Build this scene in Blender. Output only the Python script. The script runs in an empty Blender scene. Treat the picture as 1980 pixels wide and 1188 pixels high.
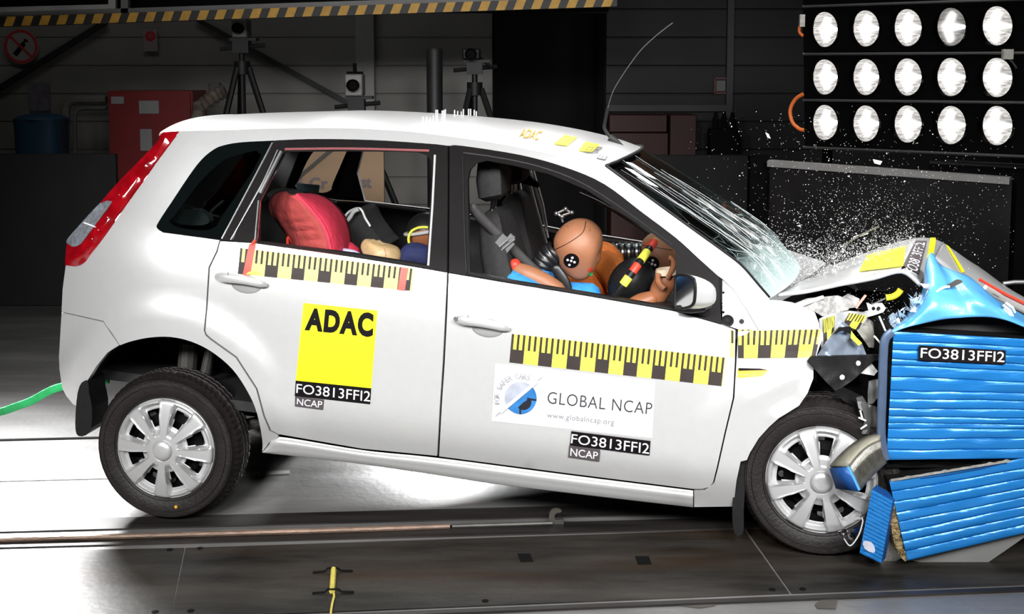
import bpy, bmesh, math, random
from mathutils import Vector, Matrix, noise
from mathutils.geometry import delaunay_2d_cdt
from mathutils.bvhtree import BVHTree
random.seed(7)
V = Vector
SC = bpy.context.scene
COL = SC.collection
rad = math.radians

# ------------------------------------------------------------------ camera
FPX, CAMH, PIT = 2460.0, 1.77, rad(6)
SHF = math.tan(PIT) - (594 - 140) / FPX
cd = bpy.data.cameras.new('camera')
cam = bpy.data.objects.new('camera', cd)
COL.objects.link(cam)
cam.location = (0, 0, CAMH)
cam.rotation_euler = (rad(90) - PIT, 0, 0)
cd.sensor_width = 36
cd.lens = 36 * FPX / 1980
cd.shift_y = SHF * FPX / 1980
cd.clip_start = .05
SC.camera = cam

# ------------------------------------------------------------------ world, lights, exposure
w_ = bpy.data.worlds.new('hall_air')
SC.world = w_
w_.use_nodes = True
w_.node_tree.nodes['Background'].inputs[0].default_value = (.9, .95, 1, 1)
w_.node_tree.nodes['Background'].inputs[1].default_value = .004
SC.view_settings.view_transform = 'Standard'
SC.view_settings.look = 'None'
SC.view_settings.exposure = 0
SC.view_settings.gamma = 1


def area(name, loc, target, sx, sy, watts, color=(1, 1, 1), spread=180):
    d = bpy.data.lights.new(name, 'AREA')
    d.shape = 'RECTANGLE'
    d.size, d.size_y = sx, sy
    d.energy = watts
    d.color = color
    d.spread = rad(spread)
    o = bpy.data.objects.new(name, d)
    COL.objects.link(o)
    o.location = loc
    o.rotation_euler = (V(target) - V(loc)).to_track_quat('-Z', 'Y').to_euler()
    return o


# floodlight banks of the crash hall: overhead row above and beyond the car, side banks behind the photographer
for i in range(5):
    for j in range(2):
        area('overhead_flood', (-2.3 + i * 1.05, 6.0 + j * .8, 4.6), (-2.1 + i * .95, 5.2 + j * .4, 0), .42, .24, (5, 5, 6, 11, 14)[i], spread=100)
for x, tx in ((-3.2, -1.35), (-1.1, -.3), (1.1, .75), (3.0, 1.9)):
    area('side_flood', (x, -.6, 3.4), (tx, 4.85, .80), 1.0, .7, 25.5, spread=52)
area('rear_flood', (-4.3, 9.4, 4.3), (-2.25, 4.35, 0), 1.2, .9, 110, spread=32)
for i in range(7):
    for z in (4.2, 4.75):
        area('far_flood', (-3.9 + 1.15 * i + (z > 4.5) * .4, 10.9, z), (-1.9 + .62 * i, 4.6, .6), .34, .2, .85, spread=60)
area('wall_fill', (-3.0, 8.6, 5.0), (-3.0, 12, 2.2), 3, .5, 12)  # added fill that brightens the left back wall, no fixture of the hall
area('underbody_fill', (-.41, 8.3, .75), (-.62, 5.7, 0), .16, .2, 16, spread=50)  # added light for the floor under the car, tucked behind the B-pillar
area('bonnet_fill', (1.5, .6, 3.7), (1.45, 4.9, 1.05), .7, .5, 6, spread=28)  # added fill that brightens bonnet, wing and windscreen foot


# ------------------------------------------------------------------ pixel -> ray helpers (used to read positions off the photograph)
def ray(px, py):
    x = (px - 990) / FPX
    y = (594 - py) / FPX + SHF
    c, s = math.cos(PIT), math.sin(PIT)
    return V((x, c + y * s, y * c - s))


CP = V((0, 0, CAMH))


def Wp(px, py, Y):
    d = ray(px, py)
    return CP + d * (Y / d.y)


def Fl(px, py, z=0.0):
    d = ray(px, py)
    return CP + d * ((z - CAMH) / d.z)


# ------------------------------------------------------------------ materials
def mat(name, col, rough=.5, metal=0, var=.06, scale=9, bump=0, bscale=60, coat=0, emit=None, spec=.5, trans=0, stretch=None):
    m = bpy.data.materials.new(name)
    m.use_nodes = True
    nt = m.node_tree
    b = nt.nodes['Principled BSDF']
    b.inputs['Roughness'].default_value = rough
    b.inputs['Metallic'].default_value = metal
    b.inputs['Specular IOR Level'].default_value = spec
    b.inputs['Coat Weight'].default_value = coat
    b.inputs['Coat Roughness'].default_value = .06
    b.inputs['Transmission Weight'].default_value = trans
    if emit:
        b.inputs['Emission Color'].default_value = (*emit[:3], 1)
        b.inputs['Emission Strength'].default_value = emit[3]
    tc = nt.nodes.new('ShaderNodeTexCoord')
    mp = nt.nodes.new('ShaderNodeMapping')
    if stretch:
        mp.inputs['Scale'].default_value = stretch
    nt.links.new(tc.outputs['Object'], mp.inputs[0])
    n = nt.nodes.new('ShaderNodeTexNoise')
    n.inputs['Scale'].default_value = scale
    n.inputs['Detail'].default_value = 4
    nt.links.new(mp.outputs[0], n.inputs['Vector'])
    r = nt.nodes.new('ShaderNodeValToRGB')
    a = [max(0, c * (1 - var)) for c in col[:3]]
    z = [min(1, c * (1 + var)) for c in col[:3]]
    r.color_ramp.elements[0].color = (*a, 1)
    r.color_ramp.elements[1].color = (*z, 1)
    r.color_ramp.elements[0].position = .3
    r.color_ramp.elements[1].position = .7
    nt.links.new(n.outputs[0], r.inputs[0])
    nt.links.new(r.outputs[0], b.inputs['Base Color'])
    if bump:
        n2 = nt.nodes.new('ShaderNodeTexNoise')
        n2.inputs['Scale'].default_value = bscale
        n2.inputs['Detail'].default_value = 3
        nt.links.new(mp.outputs[0], n2.inputs['Vector'])
        bp = nt.nodes.new('ShaderNodeBump')
        bp.inputs['Strength'].default_value = bump
        bp.inputs['Distance'].default_value = .02
        nt.links.new(n2.outputs[0], bp.inputs['Height'])
        nt.links.new(bp.outputs[0], b.inputs['Normal'])
    return m


M = {}
M['silver'] = mat('silver_paint', (.70, .70, .695), .34, .5, .015, 30, coat=.5)
M['black_plastic'] = mat('black_plastic', (.009, .009, .0095), .45, 0, .15, 40, .08, 200, spec=.3)
M['black_trim'] = mat('black_frame_paint', (.0085, .0075, .0073), .5, 0, .1, 30, spec=.08)
M['dark_cloth'] = mat('charcoal_seat_cloth', (.022, .021, .021), .8, 0, .2, 60, .2, 300)
M['dark_in'] = mat('dark_interior_plastic', (.016, .016, .016), .6, 0, .2, 20)
M['pillar_in'] = mat('grey_interior_trim', (.055, .048, .045), .6, 0, .1, 20)
M['under'] = mat('black_underbody', (.006, .006, .006), .8, 0, .2, 10, spec=.06)
M['rubber'] = mat('tyre_rubber', (.0115, .0090, .0083), .55, 0, .3, 14, .15, 90, spec=.35)
M['hubcap'] = mat('silver_wheel_cover', (.56, .56, .56), .36, .5, .03, 20, coat=.2)
M['steel'] = mat('bare_steel', (.45, .45, .45), .3, .9, .1, 20)
M['chrome'] = mat('bright_chrome', (.8, .8, .8), .12, 1, .03, 20)
M['red_lens'] = mat('red_lamp_lens', (.27, .002, .006), .1, 0, .35, 18, coat=.6)
M['clear_lens'] = mat('clear_lamp_lens', (.42, .45, .5), .14, .6, .3, 60, .2, 60, coat=.6)
M['yellow'] = mat('tape_yellow', (.86, .84, .08), .5, 0, .03, 10)
M['pale_yellow'] = mat('tape_pale_yellow', (.80, .76, .19), .5, 0, .03, 10)
M['tape_black'] = mat('tape_black', (.040, .031, .029), .55, 0, .1, 10, spec=.2)
M['sign_yellow'] = mat('sticker_yellow', (.93, .86, .008), .45, 0, .02, 10)
M['sticker_black'] = mat('sticker_black', (.006, .0045, .0055), .5, 0, .1, 10, spec=.12)
M['sticker_grey'] = mat('sticker_dark_grey', (.075, .062, .067), .45, 0, .1, 10)
M['white'] = mat('sticker_white', (.72, .72, .74), .45, 0, .01, 10)
M['ink'] = mat('grey_ink', (.035, .035, .04), .5, 0, .1, 10)
M['ink_light'] = mat('pale_grey_ink', (.20, .20, .22), .5, 0, .05, 10)
M['logo_grey'] = mat('logo_silver', (.42, .44, .52), .4, .1, .22, 18)
M['logo_blue'] = mat('logo_blue', (.025, .16, .42), .4, 0, .25, 22)
M['logo_dark'] = mat('logo_dark', (.012, .012, .02), .4, 0, .1, 10)
M['red_tape'] = mat('red_tape', (.72, .05, .025), .45, 0, .08, 20)
M['orange_text'] = mat('orange_print', (.75, .38, .02), .5, 0, .1, 10)
M['skin'] = mat('dummy_vinyl_skin', (.37, .155, .078), .5, 0, .06, 12, .05, 60)
M['skin_dark'] = mat('dummy_vinyl_brown', (.33, .12, .05), .45, 0, .1, 14, .05, 60)
M['baby_skin'] = mat('cream_vinyl', (.52, .36, .18), .45, 0, .18, 22)
M['blue_shirt'] = mat('blue_shirt', (.03, .26, .68), .75, 0, .12, 18, .4, 40)
M['orange_shirt'] = mat('orange_shirt', (.95, .22, .03), .75, 0, .1, 18, .4, 40)
M['navy'] = mat('navy_cloth', (.022, .030, .11), .8, 0, .15, 18, .2, 40)
M['red_cloth'] = mat('red_seat_fabric', (.66, .035, .075), .75, 0, .06, 12, .25, 30)
M['red_faded'] = mat('dull_red_fabric', (.40, .055, .05), .8, 0, .1, 10, .5, 22)
M['belt'] = mat('seat_belt_webbing', (.055, .052, .052), .6, 0, .1, 60, .1, 300)
M['neck_rubber'] = mat('neck_rubber', (.012, .012, .013), .35, 0, .1, 20)
M['blue_alu'] = mat('blue_barrier_skin', (.010, .165, .47), .3, .25, .08, 5, .12, 30, coat=.2, stretch=(.6, 1, 7))
M['blue_foil'] = mat('pale_blue_sheet', (.10, .38, .74), .32, .2, .12, 6, .2, 14, coat=.2)
M['blue_dark'] = mat('deep_blue_skin', (.012, .075, .27), .4, .2, .1, 8, .1, 60)
M['core'] = mat('honeycomb_core', (.40, .39, .36), .38, .75, .2, 40, .1, 140)
M['core_gold'] = mat('glued_core', (.36, .27, .13), .4, .5, .5, 40, 1, 120)
M['grey_plate'] = mat('grey_plate', (.16, .16, .155), .55, .2, .1, 6)
M['grey_plastic'] = mat('grey_lamp_housing', (.30, .29, .26), .4, .1, .2, 12, .2, 30)
M['green'] = mat('green_strap', (.02, .42, .12), .6, 0, .35, 7, .3, 60)
M['hose_yellow'] = mat('yellow_hose', (.82, .74, .03), .4, 0, .1, 20)
M['white_plastic'] = mat('white_bracket', (.82, .82, .80), .4, .1, .04, 20)


# ------------------------------------------------------------------ mesh builder
class MB:
    def __init__(s):
        s.v, s.f, s.m = [], [], []

    def add(s, vs, fs, mi=0):
        b = len(s.v)
        s.v += [V(p) for p in vs]
        for f in fs:
            s.f.append(tuple(b + i for i in f))
            s.m.append(mi)
        return s

    def box(s, c, d, R=None, mi=0):
        c = V(c)
        h = V(d) / 2
        vs = []
        for x in (-1, 1):
            for y in (-1, 1):
                for z in (-1, 1):
                    p = V((x * h.x, y * h.y, z * h.z))
                    vs.append(c + (R @ p if R else p))
        return s.add(vs, [(0, 1, 3, 2), (4, 6, 7, 5), (0, 4, 5, 1), (2, 3, 7, 6), (0, 2, 6, 4), (1, 5, 7, 3)], mi)

    def beam(s, a, b, wd, hg, up=(0, 0, 1), mi=0):
        a, b = V(a), V(b)
        t = (b - a).normalized()
        r = t.cross(V(up)).normalized()
        u = r.cross(t)
        R = Matrix((t, r, u)).transposed()
        return s.box((a + b) / 2, ((b - a).length, wd, hg), R, mi)

    def tube(s, path, r, n=10, cap=True, mi=0, flat=1.0, up=None):
        path = [V(p) for p in path]
        k = len(path)
        rs = r if isinstance(r, (list, tuple)) else [r] * k
        prev = None
        vs = []
        for i, p in enumerate(path):
            t = (path[min(i + 1, k - 1)] - path[max(i - 1, 0)])
            t = t.normalized() if t.length > 1e-9 else V((0, 0, 1))
            if prev is None:
                a = V(up) if up else (V((0, 0, 1)) if abs(t.z) < .9 else V((1, 0, 0)))
            else:
                a = prev
            a = (a - t * a.dot(t)).normalized()
            prev = a
            b = t.cross(a)
            for j in range(n):
                q = 2 * math.pi * j / n
                vs.append(p + (a * math.cos(q) + b * math.sin(q) * flat) * rs[i])
        fs = []
        for i in range(k - 1):
            for j in range(n):
                j2 = (j + 1) % n
                fs.append((i * n + j, i * n + j2, (i + 1) * n + j2, (i + 1) * n + j))
        if cap:
            fs.append(tuple(range(n - 1, -1, -1)))
            fs.append(tuple((k - 1) * n + j for j in range(n)))
        return s.add(vs, fs, mi)

    def lathe(s, prof, c, axis, n=32, mi=0, a0=0, a1=2 * math.pi):
        """prof: (radius, height along axis)"""
        c, ax = V(c), V(axis).normalized()
        e1 = ax.orthogonal().normalized()
        e2 = ax.cross(e1)
        full = abs(a1 - a0 - 2 * math.pi) < 1e-6
        m = n if full else n + 1
        vs = [c + ax * h + (e1 * math.cos(a0 + (a1 - a0) * j / n) + e2 * math.sin(a0 + (a1 - a0) * j / n)) * max(r, 1e-5) for r, h in prof for j in range(m)]
        fs = []
        for i in range(len(prof) - 1):
            for j in range(n):
                j2 = (j + 1) % m
                fs.append((i * m + j, i * m + j2, (i + 1) * m + j2, (i + 1) * m + j))
        return s.add(vs, fs, mi)

    def ell(s, c, rx, ry, rz, R=None, n=24, k=14, mi=0, fn=None):
        c = V(c)
        vs, fs = [], []
        for i in range(k + 1):
            th = math.pi * i / k
            for j in range(n):
                ph = 2 * math.pi * j / n
                d = V((math.sin(th) * math.cos(ph), math.sin(th) * math.sin(ph), math.cos(th)))
                p = V((d.x * rx, d.y * ry, d.z * rz))
                if fn:
                    p = fn(p, d)
                vs.append(c + (R @ p if R else p))
        for i in range(k):
            for j in range(n):
                j2 = (j + 1) % n
                fs.append((i * n + j, (i + 1) * n + j, (i + 1) * n + j2, i * n + j2))
        return s.add(vs, fs, mi)

    def grid(s, rows, mi=0, closed=False):
        n, k = len(rows[0]), len(rows)
        vs = [p for r in rows for p in r]
        fs = []
        for i in range(k - 1):
            for j in range(n if closed else n - 1):
                j2 = (j + 1) % n
                fs.append((i * n + j, i * n + j2, (i + 1) * n + j2, (i + 1) * n + j))
        return s.add(vs, fs, mi)

    def build(s, name, mats, parent=None, sharp=32, recalc=True, merge=0):
        me = bpy.data.meshes.new(name)
        me.from_pydata([tuple(p) for p in s.v], [], s.f)
        mats = mats if isinstance(mats, (list, tuple)) else [mats]
        for m in mats:
            me.materials.append(M[m] if isinstance(m, str) else m)
        me.polygons.foreach_set('material_index', s.m)
        if recalc or merge:
            bm = bmesh.new()
            bm.from_mesh(me)
            if merge:
                bmesh.ops.remove_doubles(bm, verts=bm.verts, dist=merge)
            if recalc:
                bmesh.ops.recalc_face_normals(bm, faces=bm.faces)
            bm.to_mesh(me)
            bm.free()
        me.shade_smooth()
        if sharp < 180:
            me.set_sharp_from_angle(angle=rad(sharp))
        me.update()
        o = bpy.data.objects.new(name, me)
        COL.objects.link(o)
        if parent:
            o.parent = parent
        return o


def tag(o, label=None, cat=None, group=None, kind=None):
    for k, v in (('label', label), ('category', cat), ('group', group), ('kind', kind)):
        if v:
            o[k] = v
    return o


def empty(name, loc=(0, 0, 0), rot=None):
    o = bpy.data.objects.new(name, None)
    COL.objects.link(o)
    o.location = loc
    o.empty_display_size = .1
    if rot:
        o.rotation_euler = rot
    return o


def solid(o, t, off=-1):
    md = o.modifiers.new('thick', 'SOLIDIFY')
    md.thickness = t
    md.offset = off
    return o


def lerp(a, b, t):
    return a + (b - a) * t


def cr(pts, k=4, closed=False):
    """Catmull-Rom through a polyline of tuples."""
    n = len(pts)
    out = []
    rng = n if closed else n - 1
    for i in range(rng):
        if closed:
            p0, p1, p2, p3 = pts[(i - 1) % n], pts[i], pts[(i + 1) % n], pts[(i + 2) % n]
        else:
            p0, p1, p2, p3 = pts[max(i - 1, 0)], pts[i], pts[i + 1], pts[min(i + 2, n - 1)]
        for j in range(k):
            t = j / k
            out.append(tuple(.5 * (2 * b + (c - a) * t + (2 * a - 5 * b + 4 * c - d) * t * t + (3 * b - a - 3 * c + d) * t ** 3) for a, b, c, d in zip(p0, p1, p2, p3)))
    if not closed:
        out.append(tuple(pts[-1]))
    return out


def inside(x, y, poly):
    c = False
    n = len(poly)
    j = n - 1
    for i in range(n):
        xi, yi = poly[i][0], poly[i][1]
        xj, yj = poly[j][0], poly[j][1]
        if (yi > y) != (yj > y) and x < (xj - xi) * (y - yi) / (yj - yi) + xi:
            c = not c
        j = i
    return c


def segd(x, y, poly):
    best = 1e9
    n = len(poly)
    for i in range(n):
        ax, ay = poly[i][0], poly[i][1]
        bx, by = poly[(i + 1) % n][0], poly[(i + 1) % n][1]
        dx, dy = bx - ax, by - ay
        L = dx * dx + dy * dy
        t = 0 if L == 0 else max(0, min(1, ((x - ax) * dx + (y - ay) * dy) / L))
        d = (x - ax - t * dx) ** 2 + (y - ay - t * dy) ** 2
        best = min(best, d)
    return math.sqrt(best)


def densify(poly, sp):
    out = []
    n = len(poly)
    for i in range(n):
        a, b = poly[i], poly[(i + 1) % n]
        L = math.hypot(b[0] - a[0], b[1] - a[1])
        k = max(1, int(L / sp + .5))
        for j in range(k):
            out.append(tuple(lerp(p, q, j / k) for p, q in zip(a, b)))
    return out


def tri2d(outline, holes=(), sp=18):
    loops = [densify(outline, sp)] + [densify(h, sp) for h in holes]
    pts, ed = [], []
    for L in loops:
        b = len(pts)
        pts += [V((p[0], p[1])) for p in L]
        ed += [(b + i, b + (i + 1) % len(L)) for i in range(len(L))]
    xs = [p.x for p in pts]
    ys = [p.y for p in pts]
    y = min(ys) + sp * .5
    r = 0
    while y < max(ys):
        x = min(xs) + (sp * .5 if r % 2 else sp * .1)
        while x < max(xs):
            if inside(x, y, outline) and not any(inside(x, y, h) for h in holes) and all(segd(x, y, L) > sp * .45 for L in loops):
                pts.append(V((x, y)))
            x += sp
        y += sp * .87
        r += 1
    vs, es, fs, *_ = delaunay_2d_cdt(pts, ed, [], 0, 1e-4)
    keep = []
    for f in fs:
        cx = sum(vs[i].x for i in f) / len(f)
        cy = sum(vs[i].y for i in f) / len(f)
        if inside(cx, cy, outline) and not any(inside(cx, cy, h) for h in holes):
            keep.append(tuple(f))
    cnt = {}
    for f in keep:
        for a, b in zip(f, f[1:] + f[:1]):
            k = (min(a, b), max(a, b))
            cnt.setdefault(k, []).append((a, b))
    bound = [v[0] for v in cnt.values() if len(v) == 1]
    return [(p.x, p.y) for p in vs], keep, bound


def trace(name, outline, fmap, mats, parent=None, thick=None, back=True, holes=(), sp=18, mirror=False, lipmi=0, sharp=32, build=True):
    """Polygon read off the photograph, set at its own depth by fmap, given real thickness along the vector thick."""
    vs2, fs, bd = tri2d(outline, holes, sp)
    top = [V(fmap(*p)) for p in vs2]
    mb = MB()
    mb.add(top, fs)
    if thick is not None:
        th = V(thick)
        if back:
            mb.add([p + th for p in top], [f[::-1] for f in fs])
        lv, lf = [], []
        for a, b in bd:
            k = len(lv)
            lv += [top[a], top[b], top[b] + th, top[a] + th]
            lf.append((k, k + 3, k + 2, k + 1))
        mb.add(lv, lf, lipmi)
    if mirror:
        for p in mb.v:
            p.y = -p.y
        mb.f = [f[::-1] for f in mb.f]
    if not build:
        return mb
    return mb.build(name, mats, parent, sharp, recalc=False)


def text2d(s, size=1, offset=0, spacing=1, shear=0):
    cu = bpy.data.curves.new('t', 'FONT')
    cu.body = s
    cu.size = size
    cu.offset = offset
    cu.space_character = spacing
    cu.shear = shear
    cu.resolution_u = 4
    o = bpy.data.objects.new('t', cu)
    COL.objects.link(o)
    bpy.context.view_layer.update()
    me = bpy.data.meshes.new_from_object(o.evaluated_get(bpy.context.evaluated_depsgraph_get()))
    vs = [(v.co.x, v.co.y) for v in me.vertices]
    fs = [tuple(p.vertices) for p in me.polygons]
    bpy.data.objects.remove(o)
    bpy.data.meshes.remove(me)
    bpy.data.curves.remove(cu)
    x0, x1 = min(p[0] for p in vs), max(p[0] for p in vs)
    y0, y1 = min(p[1] for p in vs), max(p[1] for p in vs)
    return [((x - x0) / (x1 - x0), (y - y0) / (y1 - y0)) for x, y in vs], fs


def quadmap(q, s, t):
    """q = TL, TR, BR, BL pixels; s left->right, t bottom->top"""
    tl, tr, br, bl = q
    return tuple((bl[i] * (1 - s) + br[i] * s) * (1 - t) + (tl[i] * (1 - s) + tr[i] * s) * t for i in range(2))


def in_quad(q, s0, s1, t0, t1):
    return [quadmap(q, s0, t1), quadmap(q, s1, t1), quadmap(q, s1, t0), quadmap(q, s0, t0)]


def quad_grid(q, nx, ny):
    vs = [quadmap(q, i / nx, j / ny) for j in range(ny + 1) for i in range(nx + 1)]
    w = nx + 1
    fs = [(j * w + i, j * w + i + 1, (j + 1) * w + i + 1, (j + 1) * w + i) for j in range(ny) for i in range(nx)]
    return vs, fs


def text_in(q, s, **k):
    vs, fs = text2d(s, **k)
    return [quadmap(q, a, b) for a, b in vs], fs


def disc2d(cx, cy, rx, ry=None, n=20, a0=0, a1=2 * math.pi):
    ry = ry or rx
    vs, fs = [(cx, cy)], []
    for k in (1, 2, 3, 4):
        vs += [(cx + rx * k / 4 * math.cos(a0 + (a1 - a0) * i / n), cy + ry * k / 4 * math.sin(a0 + (a1 - a0) * i / n)) for i in range(n + 1)]
    for i in range(n):
        fs.append((0, 1 + i, 2 + i))
        for k in range(3):
            b = 1 + k * (n + 1) + i
            fs.append((b, b + n + 1, b + n + 2, b + 1))
    return vs, fs


def bvh_of(o):
    me = o.data
    return BVHTree.FromPolygons([v.co.copy() for v in me.vertices], [tuple(p.vertices) for p in me.polygons])


def decal(name, parent, bvh, layers, Minv=None, off=.0015, step=.0007, dflt=None):
    """Printed layers (2-D shapes read off the photograph) laid on the surface they are glued to."""
    Minv = Minv or Matrix()
    R3 = Minv.to_3x3()
    c = Minv @ CP
    mb = MB()
    mats = []
    last = None
    for k, (vs, fs, m) in enumerate(layers):
        if m not in mats:
            mats.append(m)
        out = []
        for x, y in vs:
            d = (R3 @ ray(x, y)).normalized()
            h = bvh.ray_cast(c, d)
            if h[0] is None:
                p = (c + d * last[0]) if last else c + d * 5
                nv = last[1] if last else -d
            else:
                p = h[0]
                nv = h[1] if h[1].dot(d) < 0 else -h[1]
                last = (h[3], nv)
            out.append(p + nv * (off + step * k))
        mb.add(out, fs, mats.index(m))
    return mb.build(name, mats, parent, recalc=False)
# ================================================================== the hall
def floor_mat(name, col, rough, var, rust=None, spec=.5):
    m = bpy.data.materials.new(name)
    m.use_nodes = True
    nt = m.node_tree
    N, L = nt.nodes.new, nt.links.new
    b = nt.nodes['Principled BSDF']
    b.inputs['Specular IOR Level'].default_value = spec
    tc = N('ShaderNodeTexCoord')
    mp = N('ShaderNodeMapping')
    mp.inputs['Scale'].default_value = (.5, 2.2, 1)
    L(tc.outputs['Object'], mp.inputs[0])
    n1 = N('ShaderNodeTexNoise')
    n1.inputs['Scale'].default_value = 2.2
    n1.inputs['Detail'].default_value = 7
    n1.inputs['Roughness'].default_value = .65
    L(mp.outputs[0], n1.inputs[0])
    r = N('ShaderNodeValToRGB')
    cr_ = r.color_ramp
    cr_.elements[0].position, cr_.elements[1].position = .34, .66
    cr_.elements[0].color = (*[c * (1 - var) for c in col], 1)
    cr_.elements[1].color = (*[min(1, c * (1 + var)) for c in col], 1)
    L(n1.outputs[0], r.inputs[0])
    last = r
    if rust:
        n2 = N('ShaderNodeTexNoise')
        n2.inputs['Scale'].default_value = 1.3
        n2.inputs['Detail'].default_value = 5
        L(mp.outputs[0], n2.inputs[0])
        r2 = N('ShaderNodeMapRange')
        r2.inputs['From Min'].default_value = .5
        r2.inputs['From Max'].default_value = .7
        L(n2.outputs[0], r2.inputs[0])
        mx = N('ShaderNodeMix')
        mx.data_type = 'RGBA'
        L(r2.outputs[0], mx.inputs[0])
        L(r.outputs[0], mx.inputs[6])
        mx.inputs[7].default_value = (*rust, 1)
        L(mx.outputs[2], b.inputs['Base Color'])
    else:
        L(r.outputs[0], b.inputs['Base Color'])
    rr = N('ShaderNodeMapRange')
    rr.inputs['To Min'].default_value = rough - .08
    rr.inputs['To Max'].default_value = rough + .10
    L(n1.outputs[0], rr.inputs[0])
    L(rr.outputs[0], b.inputs['Roughness'])
    n3 = N('ShaderNodeTexNoise')
    n3.inputs['Scale'].default_value = 30
    L(tc.outputs['Object'], n3.inputs[0])
    bp = N('ShaderNodeBump')
    bp.inputs['Strength'].default_value = .12
    bp.inputs['Distance'].default_value = .01
    L(n3.outputs[0], bp.inputs['Height'])
    L(bp.outputs[0], b.inputs['Normal'])
    return m


FLOORM = floor_mat('painted_concrete', (.15, .147, .143), .40, .25)
PLATE = floor_mat('worn_steel_plate', (.029, .026, .023), .46, .7, rust=(.030, .016, .0075), spec=.12)
RAILM = mat('rail_groove_steel', (.025, .022, .021), .45, .1, .4, 5, stretch=(.3, 3, 1), spec=.2)
mb = MB()
mb.box((0, 7.0, -.06), (24, 16, .12))
floor = tag(mb.build('floor', FLOORM), kind='structure')


def floor_strip(name, px, m, z=.004, sp=60):
    q = [Fl(x, y, z) for x, y in px]
    mb = MB()
    mb.add(q + [p - V((0, 0, z + .004)) for p in q], [(0, 1, 2, 3), (0, 4, 5, 1), (1, 5, 6, 2), (2, 6, 7, 3), (3, 7, 4, 0)])
    return mb.build(name, m)


# steel cover plates along the guide rail: each its own slab with a joint between
tag(floor_strip('floor_plate', [(-500, 1076), (356, 1060), (328, 1200), (-500, 1230)], PLATE), kind='structure')
tag(floor_strip('floor_plate', [(359, 1060), (1438, 1024), (1526, 1147), (330, 1196)], PLATE), kind='structure')
tag(floor_strip('floor_plate', [(1443, 1024), (2500, 1000), (2500, 1112), (1531, 1147)], PLATE), kind='structure')
tag(floor_strip('floor_strip', [(-500, 1052), (2500, 972), (2500, 994), (-500, 1072)], RAILM, .006), kind='structure')
tag(floor_strip('floor_strip', [(-500, 1020), (2500, 942), (2500, 962), (-500, 1042)], RAILM, .006), kind='structure')
tag(floor_strip('floor_edge', [(-500, 1233), (640, 1187), (1380, 1155), (2500, 1118), (2500, 1123), (1380, 1161), (640, 1194), (-500, 1240)][0:1] + [(2500, 1114), (2500, 1121), (-500, 1240)], RAILM, .008), kind='structure')
# light kerb line behind the car
tag(floor_strip('floor_line', [(-500, 936), (560, 910), (560, 916), (-500, 944)], mat('grey_line_paint', (.33, .33, .32), .5, 0, .2, 6), .004), kind='structure')
tag(floor_strip('floor_joint', [(-500, 861), (260, 843), (260, 846), (-500, 864)], M['under'], .004), kind='structure')

# guide rail
mb = MB()
mb.tube([Fl(-300, 1052, .016), Fl(300, 1036, .016), Fl(640, 1026, .016), Fl(870, 1018, .016)], .011, 8)
M['rust'] = mat('rusty_rail', (.20, .135, .10), .5, .5, .35, 12, .3, 60, stretch=(.3, 2, 2))
g = mb.build('guide_rail', 'rust')
tag(g, 'rusty steel guide rail running along the floor in front of the car', 'rail')
mb = MB()
mb.tube([Fl(874, 1018, .014), Fl(1068, 1012, .014)], .008, 8)
M['drab'] = mat('dull_dark_steel', (.07, .066, .06), .5, .4, .2, 20)
tag(mb.build('pull_rod', 'drab'), 'thin dark rod leading from the rail to the hook on the floor', 'rod')
# tow hook: flat plate with an open notch
hook_px = cr([(1062, 1017), (1062, 995), (1068, 986), (1078, 984), (1086, 988), (1083, 992), (1076, 993), (1072, 1000), (1076, 1006), (1089, 1005), (1090, 1017)], 3)
hy = Fl(1075, 1017).y
M['hook'] = mat('cast_hook_steel', (.06, .056, .047), .5, .4, .15, 20)
h = trace('tow_hook', hook_px, lambda x, y: Wp(x, y, hy), 'hook', None, (0, .014, 0), sp=6)
tag(h, 'small steel tow hook standing up from the floor beside the sill', 'hook')

# cable end taped down in the foreground
mb = MB()
a, b = Fl(645, 1103, .014), Fl(642, 1143, .014)
mb.tube([a, a.lerp(b, .5), b], .013, 10, flat=.8)
cb = mb.build('cable_end', 'sign_yellow')
cb = bpy.data.objects[cb.name]
tag(cb, 'yellow cable end taped flat to the dark floor plate', 'cable')
M['cable_yellow'] = mat('yellow_cable', (.60, .50, .09), .5, 0, .15, 60)
cb.data.materials[0] = M['cable_yellow']
mb = MB()
mb.tube([Fl(x, y, .012) for x, y in cr([(642, 1143), (646, 1152), (642, 1170), (640, 1192), (648, 1215)])], .004, 6)
mb.build('cable_tail', 'cable_yellow', cb)
for x0, x1, y0, y1, w in ((605, 682, 1104, 1101, 'upper'), (604, 684, 1144, 1142, 'lower')):
    mb = MB()
    p, q = Fl(x0, y0, .014), Fl(x1, y1, .014)
    m_ = p.lerp(q, .5)
    mb.tube([p + V((0, 0, -.006)), p.lerp(q, .3) + V((0, 0, -.004)), m_ + V((-.018, 0, .006)), m_ + V((.018, 0, .006)), p.lerp(q, .7) + V((0, 0, -.004)), q + V((0, 0, -.006))], .006, 6, flat=.5, up=(0, 1, 0))
    tag(mb.build('tape_strap', 'under'), 'black tape strap across the %s end of the yellow cable' % ('far' if w == 'upper' else 'near'), 'tape')
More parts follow.
